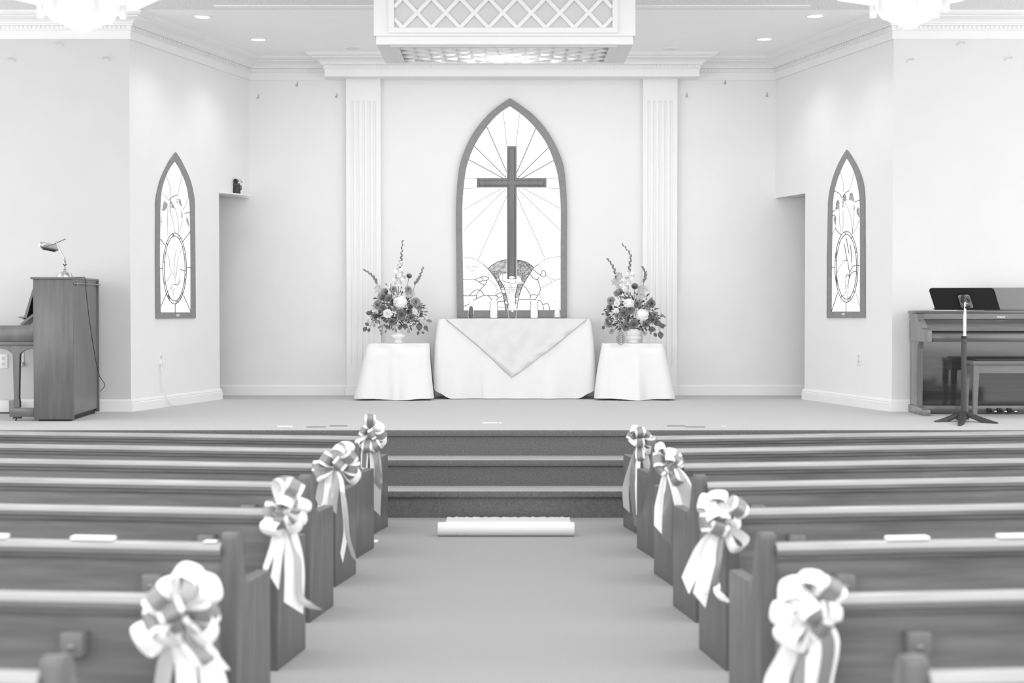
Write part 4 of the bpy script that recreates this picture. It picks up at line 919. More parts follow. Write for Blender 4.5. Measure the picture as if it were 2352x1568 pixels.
# lamp
LD = 12.22; lt = zt_ + .0175; lb_ = P(149, 634, LD); L0 = Vector((lb_.x, LD, lt)); km = LD / F / 7.84
LP = lambda x, y, d=0: Vector((L0.x + (x - 1170) * km, LD + d, L0.z + (905 - y) * km))
t = thing('piano_lamp', 'shiny adjustable lamp standing on top of the upright piano', 'lamp', L0)
mb = MB(); mb.lathe([(150 * km, 0), (150 * km, 8 * km), (112 * km, 78 * km), (100 * km, 80 * km), (52 * km, 92 * km), (36 * km, 110 * km)], L0, M['brass'], 28); obj('base', mb, t)
mb = MB(); mb.lathe([(h_[0] * km, h_[1] * km) for h_ in ((44, 88), (30, 110), (22, 125), (30, 150), (22, 172), (12, 190), (14, 205), (44, 240), (42, 246), (16, 252), (24, 275), (26, 295), (12, 305), (14, 330))], L0, M['chrome'], 20); obj('stem', mb, t)
mb = MB(); mb.tube([LP(1168, 590), LP(1015, 285)], 16 * km, M['brass'], 10); mb.ball(LP(1165, 580), 25 * km, M['brass'], 12, 8); mb.ball(LP(1012, 285), 24 * km, M['brass'], 12, 8); obj('arm', mb, t)
mb = MB(); mb.tube([LP(930, 325), LP(1188, 213)], 9 * km, M['brass'], 8); obj('crossbar', mb, t)
mb = MB(); c0, c1 = LP(805, 330, -.09), LP(960, 372, .11); axl = (c1 - c0); Ll = axl.length
mb.lathe([(20 * km, -.012), (24 * km, -.008), (52 * km, -.002), (60 * km, .012), (60 * km, Ll - .01), (48 * km, Ll)], c0, M['brass'], 20, axis=axl); sh = obj('shade', mb, t)
mb = MB(); lo = c0.lerp(c1, .15) - Vector((0, 0, 52 * km)); hi = c0.lerp(c1, .85) - Vector((0, 0, 52 * km)); mb.tube([lo, hi], 26 * km, M['black'], 10); obj('bulb', mb, sh)
mb = MB(); rx = nr_ + ax * .4 + rt * .014; mb.tube(smoothline([LP(1290, 900, .06), LP(1400, 902, .1), Vector((nr_.x - .02, LD + .18, lt + .004)), Zp(nr_ + ax * .36 + rt * .016, zt_ - .01), Zp(nr_ + ax * .42 + rt * .02, zt_ - .2), Zp(nr_ + ax * .6 + rt * .022, zt_ - .5), Zp(nr_ + ax * .80 + rt * .025, zt_ - .74), Zp(nr_ + ax * .86 + rt * .06, zt_ - .83), Zp(nr_ + ax * .84 + rt * .025, zt_ - .885)], 8), .0028, M['dark'], 5); obj('power_cord', mb, t)
# white box on the floor at the very left
mb = MB(); a, b = P(-40, 947, 12.85), P(21, 919, 12.85)
t = thing('white_device', 'white box-shaped device on dark feet at the bottom left by the baseboard', 'device', ((a.x + b.x) / 2, 12.9, STAGE))
mb.box((a.x, 12.85, a.z), (b.x, 13.0, b.z), M['plastic'], bev=.008); obj('housing', mb, t)
mb = MB(); mb.box((a.x + .02, 12.86, STAGE + .001), (b.x - .004, 12.99, a.z + .001), M['black'], bev=.002); obj('foot', mb, t)

# ================================================================ DIGITAL PIANO (right), BENCH, MUSIC STAND
XS, XE = 3.226, 4.62; zt2 = P(2200, 719.5, 12.8).z; zk = P(2130, 785, 12.55).z; zc = P(2130, 757, 12.55).z
t = thing('digital_piano', 'dark glossy digital piano against the right flat wall', 'piano', ((XS + XE) / 2, 12.82, STAGE))
lidb = zt2 ; lidt = zt2 + .022
mb = MB(); mb.box((XS - .008, 12.79, lidb), (XE + .008, 13.06, lidt), M['roland'], bev=.003); obj('lid', mb, t)
cheek = [(13.05, lidb - .001), (12.80, lidb - .001), (12.795, lidb - .028), (12.78, lidb - .045), (12.745, lidb - .065), (12.70, lidb - .092), (12.655, zc + .012), (12.62, zc + .002), (12.56, zc), (12.55, zc - .008), (12.55, zk), (13.05, zk)]
for x in (XS, XE - .055):
    mb = MB(); mb.prism([(x, y, z) for y, z in cheek], (.055, 0, 0), M['roland_l'], bev=.003); obj('cheek_block', mb, t, 0)
    mb = MB(); lx = x + (.008 if x == XS else .005); zz = STAGE + .062
    mb.prism([(lx, 13.04, zz), (lx, 12.80, zz), (lx, 12.80, zk - .06), (lx, 12.79, zk - .03), (lx, 12.76, zk), (lx, 13.04, zk)], (.042, 0, 0), M['roland_l'], bev=.002); obj('side_panel', mb, t, 25)
    mb = MB(); mb.prism([(x - .002, 13.05, STAGE + .001), (x - .002, 12.57, STAGE + .001), (x - .002, 12.57, STAGE + .048), (x - .002, 12.60, STAGE + .05), (x - .002, 12.78, STAGE + .062), (x - .002, 13.05, STAGE + .062)], (.055, 0, 0), M['roland_l'], bev=.002); obj('foot', mb, t, 25)
xi, xj = XS + .0555, XE - .0555
zA, zB_ = P(2200, 732, 12.79).z, P(2200, 757.5, 12.63).z
mb = MB(); mb.box((xi, 12.80, zA), (xj, 12.85, lidb - .001), M['roland']); obj('name_panel', mb, t)
mb = MB(); mb.prism([(xi, 12.795, zA - .004), (xi, 12.63, zB_), (xi, 12.63, zB_ - .006), (xi, 12.85, zB_ - .006), (xi, 12.85, zA - .004)], (xj - xi, 0, 0), M['roland']); obj('fallboard', mb, t, 0)
mb = MB(); zq = P(2200, 765.5, 12.57).z; mb.box((xi, 12.565, zk), (xj, 12.62, zq), M['roland'], bev=.003); mb.box((xi, 12.62, zk), (xj, 13.03, zk + .02), M['roland']); obj('key_slip', mb, t)
mb = MB(); mb.box((xi, 12.64, zk + .02), (xj, 12.9, zB_ - .012), M['black']); obj('key_well', mb, t)
mb = MB(); mb.box((xi - .008, 12.84, P(2200, 929, 12.84).z), (xj + .008, 12.86, zk), M['gloss']); obj('lower_panel', mb, t)
mb = MB(); zp0, zp1 = P(2200, 949, 12.83).z, P(2200, 930.5, 12.83).z; mb.box((xi - .006, 12.81, zp0), (xj + .006, 12.90, zp1), M['roland'], bev=.002); pb = obj('pedal_board', mb, t)
mb = MB(); mb.box((xi, 12.88, STAGE + .002), (xj, 12.93, zp0), M['black']); obj('kick_board', mb, t)
for x in (2277, 2300, 2323):
    c = P(x, 942, 12.79); mb = MB(); mb.box(c + Vector((-.03, -.005, -.018)), c + Vector((.0, .022, .016)), M['black']); pd = obj('pedal_housing', mb, t)
    mb = MB(); mb.prism([c + Vector((-.012, -.004, -.004)), c + Vector((.012, -.004, -.004)), c + Vector((.022, -.085, -.008)), c + Vector((.014, -.097, -.008)), c + Vector((-.004, -.092, -.008))], (0, 0, .009), M['chrome'], bev=.002); obj('pedal', mb, pd)
mb = MB(); a, b = P(2262, 714, 12.95), P(2262, 660.5, 12.98); q = [Vector((a.x, 12.93, lidt + .002)), Vector((XE - .25, 12.93, lidt + .002)), Vector((XE - .25, 12.98, b.z)), Vector((a.x + .03, 12.98, b.z)), Vector((a.x, 12.975, b.z - .03))]; mb.prism(q, (0, .018, 0), M['rest'], bev=.002); mb.box((a.x - .005, 12.88, lidt), (XE - .245, 12.945, lidt + .012), M['roland'], bev=.002); obj('music_rest', mb, t)
cu = bpy.data.curves.new('nameplate', 'FONT'); cu.body = 'Roland'; cu.size = .022; cu.extrude = .0006; cu.align_x = 'CENTER'; cu.shear = .0; cu.offset = .0006
to = bpy.data.objects.new('nameplate', cu); C.objects.link(to); dg = bpy.context.evaluated_depsgraph_get(); me = bpy.data.meshes.new_from_object(to.evaluated_get(dg)); bpy.data.objects.remove(to); bpy.data.curves.remove(cu)
no = bpy.data.objects.new('nameplate', me); C.objects.link(no); no.parent = t; me.materials.clear(); me.materials.append(M['paper'])
q = P(2299.5, 729.5, 12.797) - ORG[t]; no.location = q; no.rotation_euler = (PI / 2, 0, 0)
no['label'] = 'small white maker name lettering'
# paper on the lid
mb = MB(); a = P(2147, 715, 12.83); b = P(2196, 715, 12.83); mb.box((a.x, 12.80, lidt), (b.x, 13.0, lidt + .006), M['paper'], rot=None); tag(obj('paper_sheet', mb), 'white papers lying on the digital piano behind the music stand', 'paper')
# bench
bx = P(2236, 900, 12.39).x; bd = 12.39; zs = P(2260, 829, bd).z; zs0 = P(2260, 838, bd).z; za = P(2260, 857, bd).z
t = thing('piano_bench', 'wooden bench in front of the digital piano at the right edge', 'bench', (bx + .4, bd + .16, STAGE))
mb = MB(); mb.box((bx - .008, bd - .012, zs0), (bx + .80, bd + .31, zs), M['bench'], bev=.008); obj('seat', mb, t)
mb = MB(); mb.box((bx + .03, bd + .02, zs - .001), (bx + .77, bd + .29, zs + .012), M['bench_pad'], bev=.006); obj('cushion', mb, t)
mb = MB(); mb.box((bx + .03, bd + .008, za), (bx + .77, bd + .022, zs0), M['bench']); mb.box((bx + .03, bd + .27, za), (bx + .77, bd + .284, zs0), M['bench']); mb.box((bx + .01, bd + .03, za), (bx + .022, bd + .28, zs0), M['bench']); mb.box((bx + .77, bd + .03, za), (bx + .782, bd + .28, zs0), M['bench']); obj('apron', mb, t)
for x in (bx, bx + .745):
    for y in (bd, bd + .25):
        mb = MB(); s = 1 if x == bx else -1; x0 = x if s == 1 else x + .045
        top = [Vector((x0, y, zs0)), Vector((x0 + s * .045, y, zs0)), Vector((x0 + s * .045, y + .045, zs0)), Vector((x0, y + .045, zs0))]
        bot = [Vector((x0, y, STAGE)), Vector((x0 + s * .03, y, STAGE)), Vector((x0 + s * .03, y + .03, STAGE)), Vector((x0, y + .03, STAGE))]
        mb.add(top + bot, [[0, 1, 2, 3], [7, 6, 5, 4], [0, 4, 5, 1], [1, 5, 6, 2], [2, 6, 7, 3], [3, 7, 4, 0]], M['bench']); obj('leg', mb, t, 0)
# music stand
sp = PZ(2213, 967, STAGE); SX, SY = P(2213.5, 900, sp.y).x, sp.y
t = thing('music_stand', 'black music stand with chrome upper tube in front of the digital piano', 'music stand', (SX, SY, STAGE))
zj = P(2214, 773, SY).z; ztp = P(2214, 693, SY).z
mb = MB(); mb.lathe([(.020, .05), (.020, zj - STAGE - .012)], (SX, SY, STAGE), M['stand_pole'], 16); obj('lower_tube', mb, t)
mb = MB(); mb.lathe([(.021, -.014), (.021, .004), (.015, .006)], (SX, SY, zj), M['black'], 16); obj('clutch_collar', mb, t)
mb = MB(); mb.lathe([(.0125, 0), (.0125, P(2214, 710, SY).z - zj), (.0075, P(2214, 706, SY).z - zj), (.0075, ztp - zj)], (SX + .004, SY, zj), M['chrome'], 16); obj('upper_tube', mb, t)
for x, y, hw in ((2147.5, 969.5, 0), (2291, 973, 0), (2203, 978.5, 0), (2245, 960, 1)):
    e = PZ(x, y, STAGE) if not hw else Vector((SX + .02, SY + .25, STAGE)); d = e - Vector((SX, SY, STAGE)); L = d.length; d.normalize(); s = Vector((-d.y, d.x, 0)); rows = []
    for k_ in range(9):
        u = k_ / 8; top = .065 * (1 - u) ** 1.1 + .010; bt_ = .052 * math.sin(min(1, u * 1.5 + .1) * PI) * (1 - u) * .8 + .0; w = .030 * (1 - u) + .011
        c = Vector((SX, SY, STAGE)) + d * L * u; Z = Vector((0, 0, 1))
        rows.append([c + s * w + Z * bt_, c + s * w * .6 + Z * top, c - s * w * .6 + Z * top, c - s * w + Z * bt_])
    mb = MB(); mb.grid(rows, M['stand_pole'], close=True); mb.poly(rows[-1], M['stand_pole']); mb.poly(rows[0][::-1], M['stand_pole']); obj('leg', mb, t, 50)
ya, yb_ = SY + .06, SY - .05
def rc(pts, n=4):
    return [Vector(p) for p in pts]
q = [P(2148, 710.8, ya), P(2297.5, 711, ya), P(2289, 683, (ya + yb_) / 2 - .01), P(2285, 669, yb_ + .01), P(2282, 663.5, yb_), P(2277, 661, yb_), P(2141, 661, yb_), P(2136, 663, yb_), P(2134, 667.5, yb_ + .005), P(2140, 686, (ya + yb_) / 2)]
mb = MB(); mb.prism(q, (0, .004, .001), M['stand']); mb.prism([P(2148, 710.8, ya), P(2297.5, 711, ya), P(2297.5, 711, ya) + Vector((0, .06, .01)), P(2148, 710.8, ya) + Vector((0, .06, .01))], (0, 0, -.003), M['stand']); dk = obj('desk', mb, t, 0)
yc = SY - .03; q = [P(2207.5, 706, SY + .03), P(2233, 707, SY + .03), P(2234.5, 705, SY + .03), P(2226, 679, SY - .02), P(2222, 676.5, SY - .02), P(2202, 677, SY - .02), P(2199, 680, SY - .02)]
mb = MB(); mb.prism([v + Vector((0, -.012, 0)) for v in q], (0, .004, 0), M['stand_plate']); bk = obj('bracket_plate', mb, dk, 0); bk['label'] = 'grey tilt plate'
mb = MB(); a, b = P(2209.5, 695, SY - .03), P(2215, 677, SY - .03); mb.box((a.x, SY - .036, a.z), (b.x, SY - .012, b.z), M['black']); mb.ball(P(2220, 697, SY - .02), .007, M['chrome'], 10, 6); mb.tube([P(2218, 706, SY - .02), P(2228, 703, SY - .02)], .007, M['black'], 8); mb.tube([P(2221, 684, SY - .02), P(2228, 692, SY - .02)], .009, M['stand_pole'], 8); obj('tilt_knob', mb, dk)
# ================================================================ PEWS
BACK = [None] * 8
rowY = [9.80, 8.89, 8.0, 7.095, 6.155, 5.23, 4.31, 3.39]
aL = [-.857, -.866, -.882, -.897, -.903, -.902, -.910, -.955]
aR = [.776, .790, .808, .815, .823, .815, .822, .838]
ang = [9.5, 9.3, 9.0, 8.6, 8.0, 7.2, 6.4, 5.8]
ZS = [.966, .973, .982, .993, .996, 1.004, 1.0, 1.0]; PL = 3.75; RZ = .628
def pew_proto(sg):
    """local frame: origin at the aisle-end back corner on the floor, +y to the stage, pew runs to sg*x"""
    X = lambda a, b: (min(sg * a, sg * b), max(sg * a, sg * b))
    root = bpy.data.objects.new('church_pew', None); C.objects.link(root); root.empty_display_size = .1
    prof = [(0, 0), (.41, 0), (.41, .472), (.405, .478), (.15, .478), (.125, .49), (.105, .525), (.090, .58), (.080, .625), (.070, .648), (.050, .660), (.020, .662), (.004, .655), (0, .645)]
    for a in (0.0, PL - .05):
        mb = MB(); x0, x1 = X(a, a + .05); mb.prism([(x0, y, z) for y, z in prof], (x1 - x0, 0, 0), M['pew_end'], bev=.004); obj('end_panel', mb, root, 30, True)
    x0, x1 = X(.05, PL - .05)
    mb = MB(); mb.box((x0, .018, .10), (x1, .036, RZ - .035), M['pew_x']); obj('back_rest', mb, root, 0, True)
    mb = MB(); low = [(-.004, RZ - .040), (-.011, RZ - .037), (-.0115, RZ - .0215), (.056, RZ - .0215), (.056, RZ - .040)]
    sec = [(-.013, RZ - .0215), (-.012, RZ - .017), (-.008, RZ - .010), (-.001, RZ - .004), (.010, RZ - .001), (.022, RZ), (.050, RZ - .002), (.056, RZ - .008), (.056, RZ - .0215)]
    mb.prism([(x0, y, z) for y, z in low], (x1 - x0, 0, 0), M['pew_x']); mb.prism([(x0, y, z) for y, z in sec], (x1 - x0, 0, 0), M['pew_rail_lit']); obj('top_rail', mb, root, 50, True)
    mb = MB(); mb.box((x0, .006, RZ - .058), (x1, .02, RZ - .040), M['pew_x'], bev=.003); obj('rail_moulding', mb, root, 30, True)
    mb = MB(); mb.box((x0, .036, .355), (x1, .385, .39), M['pew_x'], bev=.008); obj('seat', mb, root, 30, True)
    mb = MB(); mb.box((x0, .33, .30), (x1, .35, .355), M['pew_x']); mb.box((x0, .04, .36), (x1, .05, .38), M['pew_x']); obj('seat_rail', mb, root, 0, True)
    mb = MB(); xa, xb = X(.245, .305); mb.box((xa, -.035, .462), (xb, .018, .527), M['block'], bev=.004); blk = obj('cup_holder', mb, root, 30, True)
    mb = MB(); mb.lathe([(.011, 0), (.011, .003), (.007, .006)], ((xa + xb) / 2, -.035, .487), M['stand_plate'], 12, axis=(0, -1, 0)); obj('screw', mb, blk, 40, True)
    mb = MB(); xa, xb = X(.30, .312); mb.box((xa, -.028, .465), (xb, .018, .522), M['pew_x']); obj('holder_bracket', mb, root, 30, True)
    return root
def copy_tree(o):
    c = o.copy(); C.objects.link(c)
    for ch in o.children:
        d = ch.copy(); C.objects.link(d); d.parent = c
        for g in ch.children:
            e = g.copy(); C.objects.link(e); e.parent = d
    return c
ordn = ['first', 'second', 'third', 'fourth', 'fifth', 'sixth', 'seventh', 'eighth']
pews = {}
for sg, side_, ax_ in ((-1, 'left', aL), (1, 'right', aR)):
    proto = pew_proto(sg)
    for i in range(8):
        o = proto if i == 0 else copy_tree(proto)
        o.location = (ax_[i], rowY[i], 0); o.rotation_euler = (0, 0, -sg * R(ang[i]) * -1)
        o.scale = (1, 1, ZS[i])
        extra = ' with a ribbon bow' if i % 2 == 0 else ' without a bow'
        tag(o, 'wooden pew%s, %s from the steps, %s of the aisle' % (extra, ordn[i], side_), 'pew', 'church pews facing the stage')
        pews[(sg, i)] = o
def pew_world(sg, i, u, y, z):
    o = pews[(sg, i)]; a = o.rotation_euler[2]; x = sg * u
    return Vector((o.location.x + x * math.cos(a) - y * math.sin(a), o.location.y + x * math.sin(a) + y * math.cos(a), z))
# papers lying on the rails of the sixth pews
for sg, xa, xb, lab in ((-1, 166, 266, 'white paper lying on the rail of the sixth pew on the left'), (-1, 478, 508, 'small white card on the rail near the post of the sixth pew on the left'), (-1, -60, 10, 'white paper on the sixth pew rail at the left picture edge'),
        (1, 2034, 2132, 'white paper lying on the rail of the sixth pew on the right'), (1, 2300, 2380, 'white paper on the sixth pew rail at the right picture edge')):
    i = 5; RZ5 = RZ * ZS[5]; ax_ = aL if sg < 0 else aR
    D = rowY[i] + .02; ua = abs(P(xa, 1245, D + .1).x - ax_[i]); ub = abs(P(xb, 1245, D + .1).x - ax_[i]); u0, u1 = min(ua, ub), max(ua, ub)
    a, b = pew_world(sg, i, u0, .004, RZ5 + .001), pew_world(sg, i, u1, .004, RZ5 + .001); c, d = pew_world(sg, i, u1, .045, RZ5 + .001), pew_world(sg, i, u0, .045, RZ5 + .001)
    mb = MB(); mb.prism([a, b, c, d], (0, 0, .012 if (ub - ua) and abs(u1 - u0) > .06 else .004), M['paper'], bev=.002); tag(obj('paper_booklet', mb), lab, 'paper', 'papers on the pew rails')

# ================================================================ RIBBON BOWS
def strip(mb, pts, wax, nrm, hw, mt_w, mt_g, grey=True, taper=None):
    rows = []; rg = []; n = len(pts)
    for i, p in enumerate(pts):
        w = hw * (taper(i / (n - 1)) if taper else 1)
        a = wax[i]; nn = nrm[i]; cv = nn * (-.10 * w)
        rows.append([p - a * w + cv, p - a * w * .5, p, p + a * w * .5, p + a * w + cv]); rg.append([p - a * w * .58 + nn * .0022, p + nn * .0030, p + a * w * .58 + nn * .0022])
    mb.grid(rows, mt_w)
    if grey: mb.grid(rg, mt_g)
def loop(tip, mode, hw, fat, roll, c):
    d = tip.normalized(); L = tip.length
    cam = Vector((0, -1, 0)); n0 = (cam - d * cam.dot(d)).normalized(); s0 = d.cross(n0)
    a = R(roll) + (R(50) if mode == 'i' else R(8)); n = n0 * math.cos(a) + s0 * math.sin(a); s = d.cross(n)
    pts = []; N = 26
    for k in range(N + 1):
        t = k / N; pts.append(c + d * L * (math.sin(t * PI) ** .85 if 0 < t < 1 else 0) + n * fat * L * math.sin(2 * PI * t) * (1 - .25 * math.cos(2 * PI * t)))
    nr2 = []
    for k in range(N + 1):
        tg = pts[min(k + 1, N)] - pts[max(k - 1, 0)]; m_ = s.cross(tg).normalized()
        o = (pts[k] - (c + d * L * .55)); nr2.append(m_ if m_.dot(o) > 0 else -m_)
    mb = MB(); strip(mb, pts, [s] * (N + 1), nr2, hw, M['rib_w'], M['rib_g'], mode != 'i', lambda t: .45 + .55 * min(1, math.sin(t * PI) * 1.8)); return mb
def bow(px_, py_, D, mpp, loops, tails, hw, label):
    """loops: (dx, dy, mode, fatness, roll) in zoom pixels of mpp metres; tails: list of pixel points and tone"""
    tails = [(a_, b_, w_ * .72) for a_, b_, w_ in tails]; c = P(px_, py_, D); t = thing('ribbon_bow', label, 'bow', c, group='ribbon bows on the pew ends')
    for k, (dx, dy, mode, fat, roll) in enumerate(loops):
        tip = Vector((dx * mpp, -.035 - .012 * (k % 3), -dy * mpp)); mb = loop(tip, mode, hw, fat, roll, c + Vector((0, -.01, 0))); obj('ribbon_loop', mb, t, 60)
    mb = MB(); mb.ball(c + Vector((0, -.03, 0)), .02, M['rib_w'], 10, 8, (1, .8, 1.1)); mb.box(c + Vector((-.012, -.05, -.02)), c + Vector((.012, -.044, .02)), M['rib_g'], bev=.003); obj('knot', mb, t, 60)
    for k, (pts, tone, w) in enumerate(tails):
        pp = smoothline([c + Vector((dx * mpp, -.012 - .007 * k - (.012 if j else 0), -dy * mpp)) for j, (dx, dy) in enumerate(pts)], 6); n = len(pp); wx = []; nn = []
        for i in range(n):
            tg = (pp[min(i + 1, n - 1)] - pp[max(i - 1, 0)]).normalized(); ph = .5 * math.sin(i / n * 5 + k * 1.7); v = Vector((math.cos(ph), math.sin(ph) * .7, 0)); v = (v - tg * v.dot(tg)).normalized(); wx.append(v); m_ = v.cross(tg); nn.append(m_ if m_.y < 0 else -m_)
        mb = MB(); mt = {'w': M['rib_w'], 'g': M['rib_t'], 'd': M['rib_g']}[tone[0]]
        strip(mb, pp, wx, nn, hw * w, mt, M['rib_g'], len(tone) > 1, lambda u: .5 + .5 * min(1, u * 4)); 
        e = pp[-1]; d = (pp[-1] - pp[-2]).normalized(); a = wx[-1] * hw * w; mb.poly([e - a, e + a, e + a + d * hw * 1.3], mt)
        obj('ribbon_tail', mb, t, 60)
bow(800 + 240 / 4.9, 940 + 280 / 4.9, 9.72, .00054, [(15, -225, 'o', .22, 0), (130, -125, 'i', .3, -20), (180, -10, 'o', .25, 20), (180, 85, 'i', .28, 25), (105, 165, 'o', .3, -10), (-15, 180, 'o', .22, 5), (-125, 120, 'i', .25, 15), (-80, -60, 'o', .25, 0), (60, -25, 'o', .4, 0)],
    [([(0, 40), (-45, 150), (-60, 370)], 'ww', .95), ([(20, 60), (40, 320), (25, 570)], 'w', .8), ([(40, 60), (90, 300), (95, 560), (85, 830)], 'g', 1.0), ([(50, 80), (100, 300), (105, 540)], 'd', 1.0)], .033, 'white and grey ribbon bow on the first pew from the steps, left of the aisle')
bow(690 + 410 / 4.9, 980 + 440 / 4.9, 7.90, .00044, [(140, -270, 'i', .22, 10), (60, -230, 'i', .3, 30), (205, -145, 'o', .2, 10), (265, 20, 'o', .22, 0), (250, 120, 'i', .3, 20), (-140, -115, 'o', .25, 5), (-255, 10, 'o', .2, 0), (-240, 95, 'o', .18, 10), (65, -55, 'o', .4, 0)],
    [([(-30, 40), (-140, 160), (-200, 360)], 'g', .8), ([(-20, 40), (-90, 250), (-140, 460)], 'w', 1.25), ([(0, 40), (-20, 230), (-40, 430)], 'g', 1.0), ([(0, 30), (60, 150), (80, 340), (110, 700), (70, 970)], 'w', .45), ([(40, 200), (100, 400), (130, 760), (190, 980)], 'g', .45)], .034, 'white and grey ribbon bow on the third pew from the steps, left of the aisle')
bow(1590 / 2.458, 930 + 600 / 2.458, 6.05, .000672, [(30, -195, 'o', .25, 40), (95, -175, 'o', .2, 0), (150, -60, 'i', .2, 10), (140, 20, 'i', .25, 0), (100, 85, 'i', .3, 15), (-60, 110, 'i', .3, -20), (-85, -10, 'o', .25, 0), (5, 70, 'o', .4, 0), (50, -90, 'i', .35, 50), (-30, 30, 'o', .3, 0)],
    [([(-20, 30), (-40, 180), (-85, 310)], 'w', .5), ([(0, 40), (-10, 200), (-30, 365)], 'w', .7), ([(10, 40), (60, 180), (80, 340), (75, 500)], 'w', 1.45), ([(30, 60), (95, 240), (110, 460), (170, 520)], 'g', .5)], .036, 'white and grey ribbon bow on the fifth pew from the steps, left of the aisle')
bow(1010 / 2.458, 930 + 1180 / 2.458, 4.22, .000469, [(-70, -195, 'i', .3, 30), (200, -215, 'i', .3, 0), (90, -280, 'i', .25, 40), (225, -50, 'o', .2, 20), (210, 90, 'i', .3, 10), (-120, -140, 'o', .25, 0), (-215, 160, 'i', .28, 0), (-60, 140, 'i', .35, 10), (-30, -70, 'o', .42, 0), (20, 60, 'o', .4, 0), (-160, 30, 'o', .25, 20)],
    [([(-10, 40), (-60, 240), (-110, 520)], 'g', .8), ([(0, 40), (40, 220), (60, 520)], 'w', 1.2), ([(20, 40), (150, 200), (215, 400), (210, 560)], 'w', 1.3), ([(10, 30), (120, 160), (190, 250)], 'ww', 1.2)], .037, 'white and grey ribbon bow on the seventh pew from the steps, left of the aisle')
bow(1420 + 250 / 5.225, 960 + 265 / 5.225, 9.72, .000506, [(-130, -90, 'o', .25, 0), (-80, -160, 'i', .22, 15), (-5, -145, 'o', .3, 0), (105, -100, 'o', .22, 10), (185, 10, 'o', .25, 10), (140, 110, 'i', .3, 10), (20, 235, 'o', .2, 10), (-100, 20, 'i', .2, 0), (0, 20, 'o', .4, 0)],
    [([(0, 40), (-90, 300), (-160, 560), (-155, 790)], 'g', .9), ([(0, 40), (-60, 300), (-80, 560), (-20, 1010)], 'd', .9), ([(0, 60), (-20, 300), (-25, 600), (-10, 880)], 'w', .7), ([(20, 60), (70, 200), (100, 330)], 'g', 1.1)], .030, 'grey and white ribbon bow on the first pew from the steps, right of the aisle')
bow(1420 + 600 / 5.225, 960 + 520 / 5.225, 7.90, .000412, [(-130, -200, 'i', .25, 30), (-180, -40, 'o', .25, 20), (100, -60, 'o', .25, 0), (-140, 100, 'o', .22, 0), (130, 250, 'o', .25, 30), (20, -110, 'i', .35, 40), (160, -30, 'o', .2, 0), (40, 60, 'o', .4, 0)],
    [([(0, 40), (-60, 300), (-110, 540), (-120, 760)], 'w', .9), ([(0, 40), (-30, 300), (-60, 620), (-60, 780)], 'w', .5), ([(10, 40), (0, 300), (-20, 620), (-30, 880)], 'd', .9), ([(20, 40), (80, 260), (140, 510)], 'w', 1.2), ([(40, 30), (160, 180), (240, 340)], 'w', .9), ([(40, 60), (170, 300), (260, 540)], 'g', 1.2)], .036, 'grey and white ribbon bow on the third pew from the steps, right of the aisle')
bow(1400 + 625 / 2.458, 930 + 650 / 2.458, 6.05, .000672, [(-35, -160, 'i', .35, 20), (-125, -125, 'i', .15, 0), (110, -110, 'o', .28, 10), (95, -10, 'i', .3, 0), (-115, 0, 'o', .25, 0), (-25, 45, 'o', .4, 0), (120, 150, 'i', .26, 10), (20, -70, 'i', .35, 50), (-70, -70, 'i', .35, 20)],
    [([(-10, 40), (-110, 160), (-150, 250), (-185, 330)], 'w', 1.0), ([(0, 40), (-60, 180), (-90, 290), (-115, 410)], 'w', 1.1), ([(10, 50), (-20, 220), (-30, 340), (0, 420)], 'd', .5), ([(-20, 340), (-25, 390), (5, 425)], 'w', .5)], .036, 'white and grey ribbon bow on the fifth pew from the steps, right of the aisle')
bow(1400 + 1125 / 2.458, 930 + 1165 / 2.458, 4.22, .000469, [(-10, -225, 'i', .32, 20), (-150, -160, 'i', .3, 10), (-195, 0, 'i', .3, 30), (135, -185, 'o', .22, 0), (140, -20, 'i', .3, 20), (0, -30, 'o', .42, 0), (-150, 170, 'i', .3, 0), (80, 90, 'o', .3, 20), (-60, -80, 'i', .4, 40)],
    [([(-10, 40), (-120, 240), (-190, 400), (-170, 560)], 'w', 1.2), ([(0, 40), (-20, 240), (-80, 560)], 'd', .9), ([(10, 40), (30, 240), (10, 560)], 'w', 1.0), ([(20, 30), (90, 160), (60, 400), (40, 520)], 'ww', 1.2)], .038, 'white and grey ribbon bow on the seventh pew from the steps, right of the aisle')

# ================================================================ AISLE RUNNER, PAPER, TAPE
rd = PZ(1160, 1233, 0); r_ = .0425; a, b = P(1005, 1215, rd.y).x, P(1320, 1215, rd.y).x
t = thing('aisle_runner', 'white rolled aisle runner lying at the foot of the steps', 'runner', ((a + b) / 2, rd.y + r_, 0))
mb = MB(); mb.lathe([(.016, 0), (.018, .001), (r_ - .004, .0), (r_, .004), (r_, b - a - .004), (r_ - .004, b - a)], (a, rd.y + r_, r_), M['roll'], 32, axis=(1, 0, 0)); obj('roll', mb, t)
mb = MB(); rows = []
for j in range(12):
    y = rd.y + r_ * 1.5 + (D1 - .01 - rd.y - r_ * 1.5) * j / 11; xl, xr = P(1018 + 3 * j / 11, 1200, 10.2).x, P(1314 - 1 * j / 11, 1200, 10.2).x
    rows.append([Vector((xl + (xr - xl) * i / 50, y, .003 + .0012 * math.sin(i * 1.3 + j) * math.sin(i * .37 + j * 2) + (.006 if j == 11 else 0) + (.003 * math.sin(i * 2.1) * math.sin(i * .5) if j > 10 else 0))) for i in range(51)])
mb.grid(rows, M['film']); obj('loose_end', mb, t, 60)
mb = MB(); q = [PZ(846, 1246, .002), PZ(866, 1246, .002), PZ(870, 1240, .002), PZ(850, 1239, .002)]; mb.prism(q, (0, 0, .002), M['paper']); tag(obj('paper_card', mb), 'small white card on the carpet beside the second left pew', 'paper')
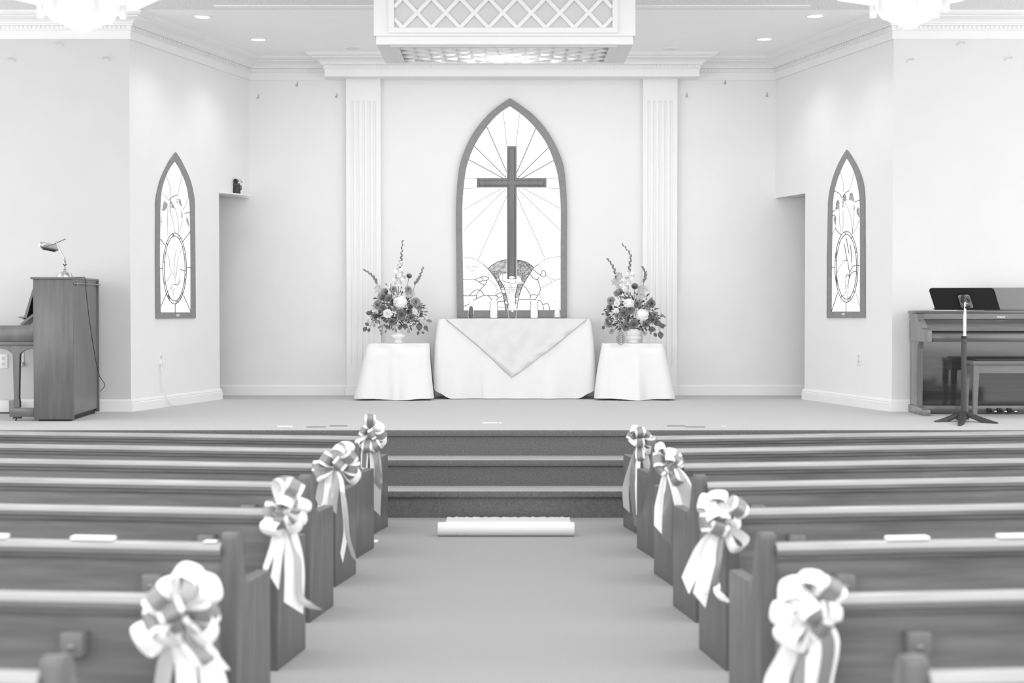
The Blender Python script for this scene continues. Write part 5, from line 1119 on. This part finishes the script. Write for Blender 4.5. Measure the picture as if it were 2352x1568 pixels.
for (x0, y0_, x1, y1_), m_, lab in (((1108, 970, 1143, 972), 'paper', 'longer piece of white tape on the stage in front of the altar'), ((1145, 970, 1153, 972), 'paper', 'short piece of white tape on the stage in front of the altar'),
        ((704, 979, 748, 981), 'stand_plate', 'dark floor plate on the left of the stage, nearer the edge'), ((757, 976.5, 798, 978.5), 'stand_plate', 'dark floor plate on the left of the stage, nearer the bow'),
        ((1532, 976.5, 1573, 978.5), 'stand_plate', 'dark floor plate on the right of the stage, nearer the bow'), ((1574, 979, 1620, 981), 'stand_plate', 'dark floor plate on the right of the stage, nearer the music stand'),
        ((636, 978, 672, 980), 'paper', 'strip of white tape on the left of the stage'), ((1656, 978, 1668, 979.2), 'paper', 'small bit of white tape on the right of the stage')):
    q = [PZ(x0, y1_, STAGE + .001), PZ(x1, y1_, STAGE + .001), PZ(x1, y0_, STAGE + .001), PZ(x0, y0_, STAGE + .001)]
    mb = MB(); mb.prism(q, (0, 0, .0015), M[m_]); tag(obj('floor_plate' if m_ == 'stand_plate' else 'tape_strip', mb), lab, 'floor plate' if m_ == 'stand_plate' else 'tape')

# ================================================================ CAMERA AND LIGHT
cam = bpy.data.cameras.new('camera'); co = bpy.data.objects.new('camera', cam); C.objects.link(co)
co.location = (0, 0, CAMZ); co.rotation_euler = (PI / 2 - TILT, 0, 0); cam.sensor_width = 36; cam.lens = F / 2352 * 36; cam.clip_start = .05
cam.dof.use_dof = True; cam.dof.focus_distance = 14.6; cam.dof.aperture_fstop = 2.8
bpy.context.scene.camera = co
w = bpy.data.worlds.new('world'); bpy.context.scene.world = w; w.use_nodes = True; w.node_tree.nodes['Background'].inputs[0].default_value = (1, 1, 1, 1); w.node_tree.nodes['Background'].inputs[1].default_value = WORLD
def area(name, loc, rot, sx, sy, e):
    l = bpy.data.lights.new(name, 'AREA'); l.shape = 'RECTANGLE'; l.size = sx; l.size_y = sy; l.energy = e
    o = bpy.data.objects.new(name, l); C.objects.link(o); o.location = loc; o.rotation_euler = rot; return o
area('nave_top_fill', (0, 8.0, CEIL - .06), (0, 0, 0), 7, 4.5, A1)  # unseen overhead fill added to light the nave, no real fitting
area('nave_front_fill', (-.6, -.6, 1.35), (R(91), 0, R(-4)), 7, 2.6, A2).data.spread = R(120)  # unseen frontal fill added behind the camera
area('left_side_fill', (-6.1, 4.5, 1.9), (R(90), 0, R(-78)), 5, 2.2, 60)  # added side fill out of view, no window is modelled here
area('right_side_fill', (6.1, 4.5, 1.9), (R(90), 0, R(78)), 5, 2.2, 50)  # matching added fill on the right, likewise without a window
area('stage_top_fill', (0, 13.9, CEIL - .05), (0, 0, 0), 3.6, 1.2, A3)  # added fill over the stage, apart from the modelled downlights
sc = bpy.context.scene; sc.view_settings.view_transform = 'Standard'; sc.view_settings.look = 'None'; sc.view_settings.exposure = EXPO; sc.view_settings.gamma = 1.0
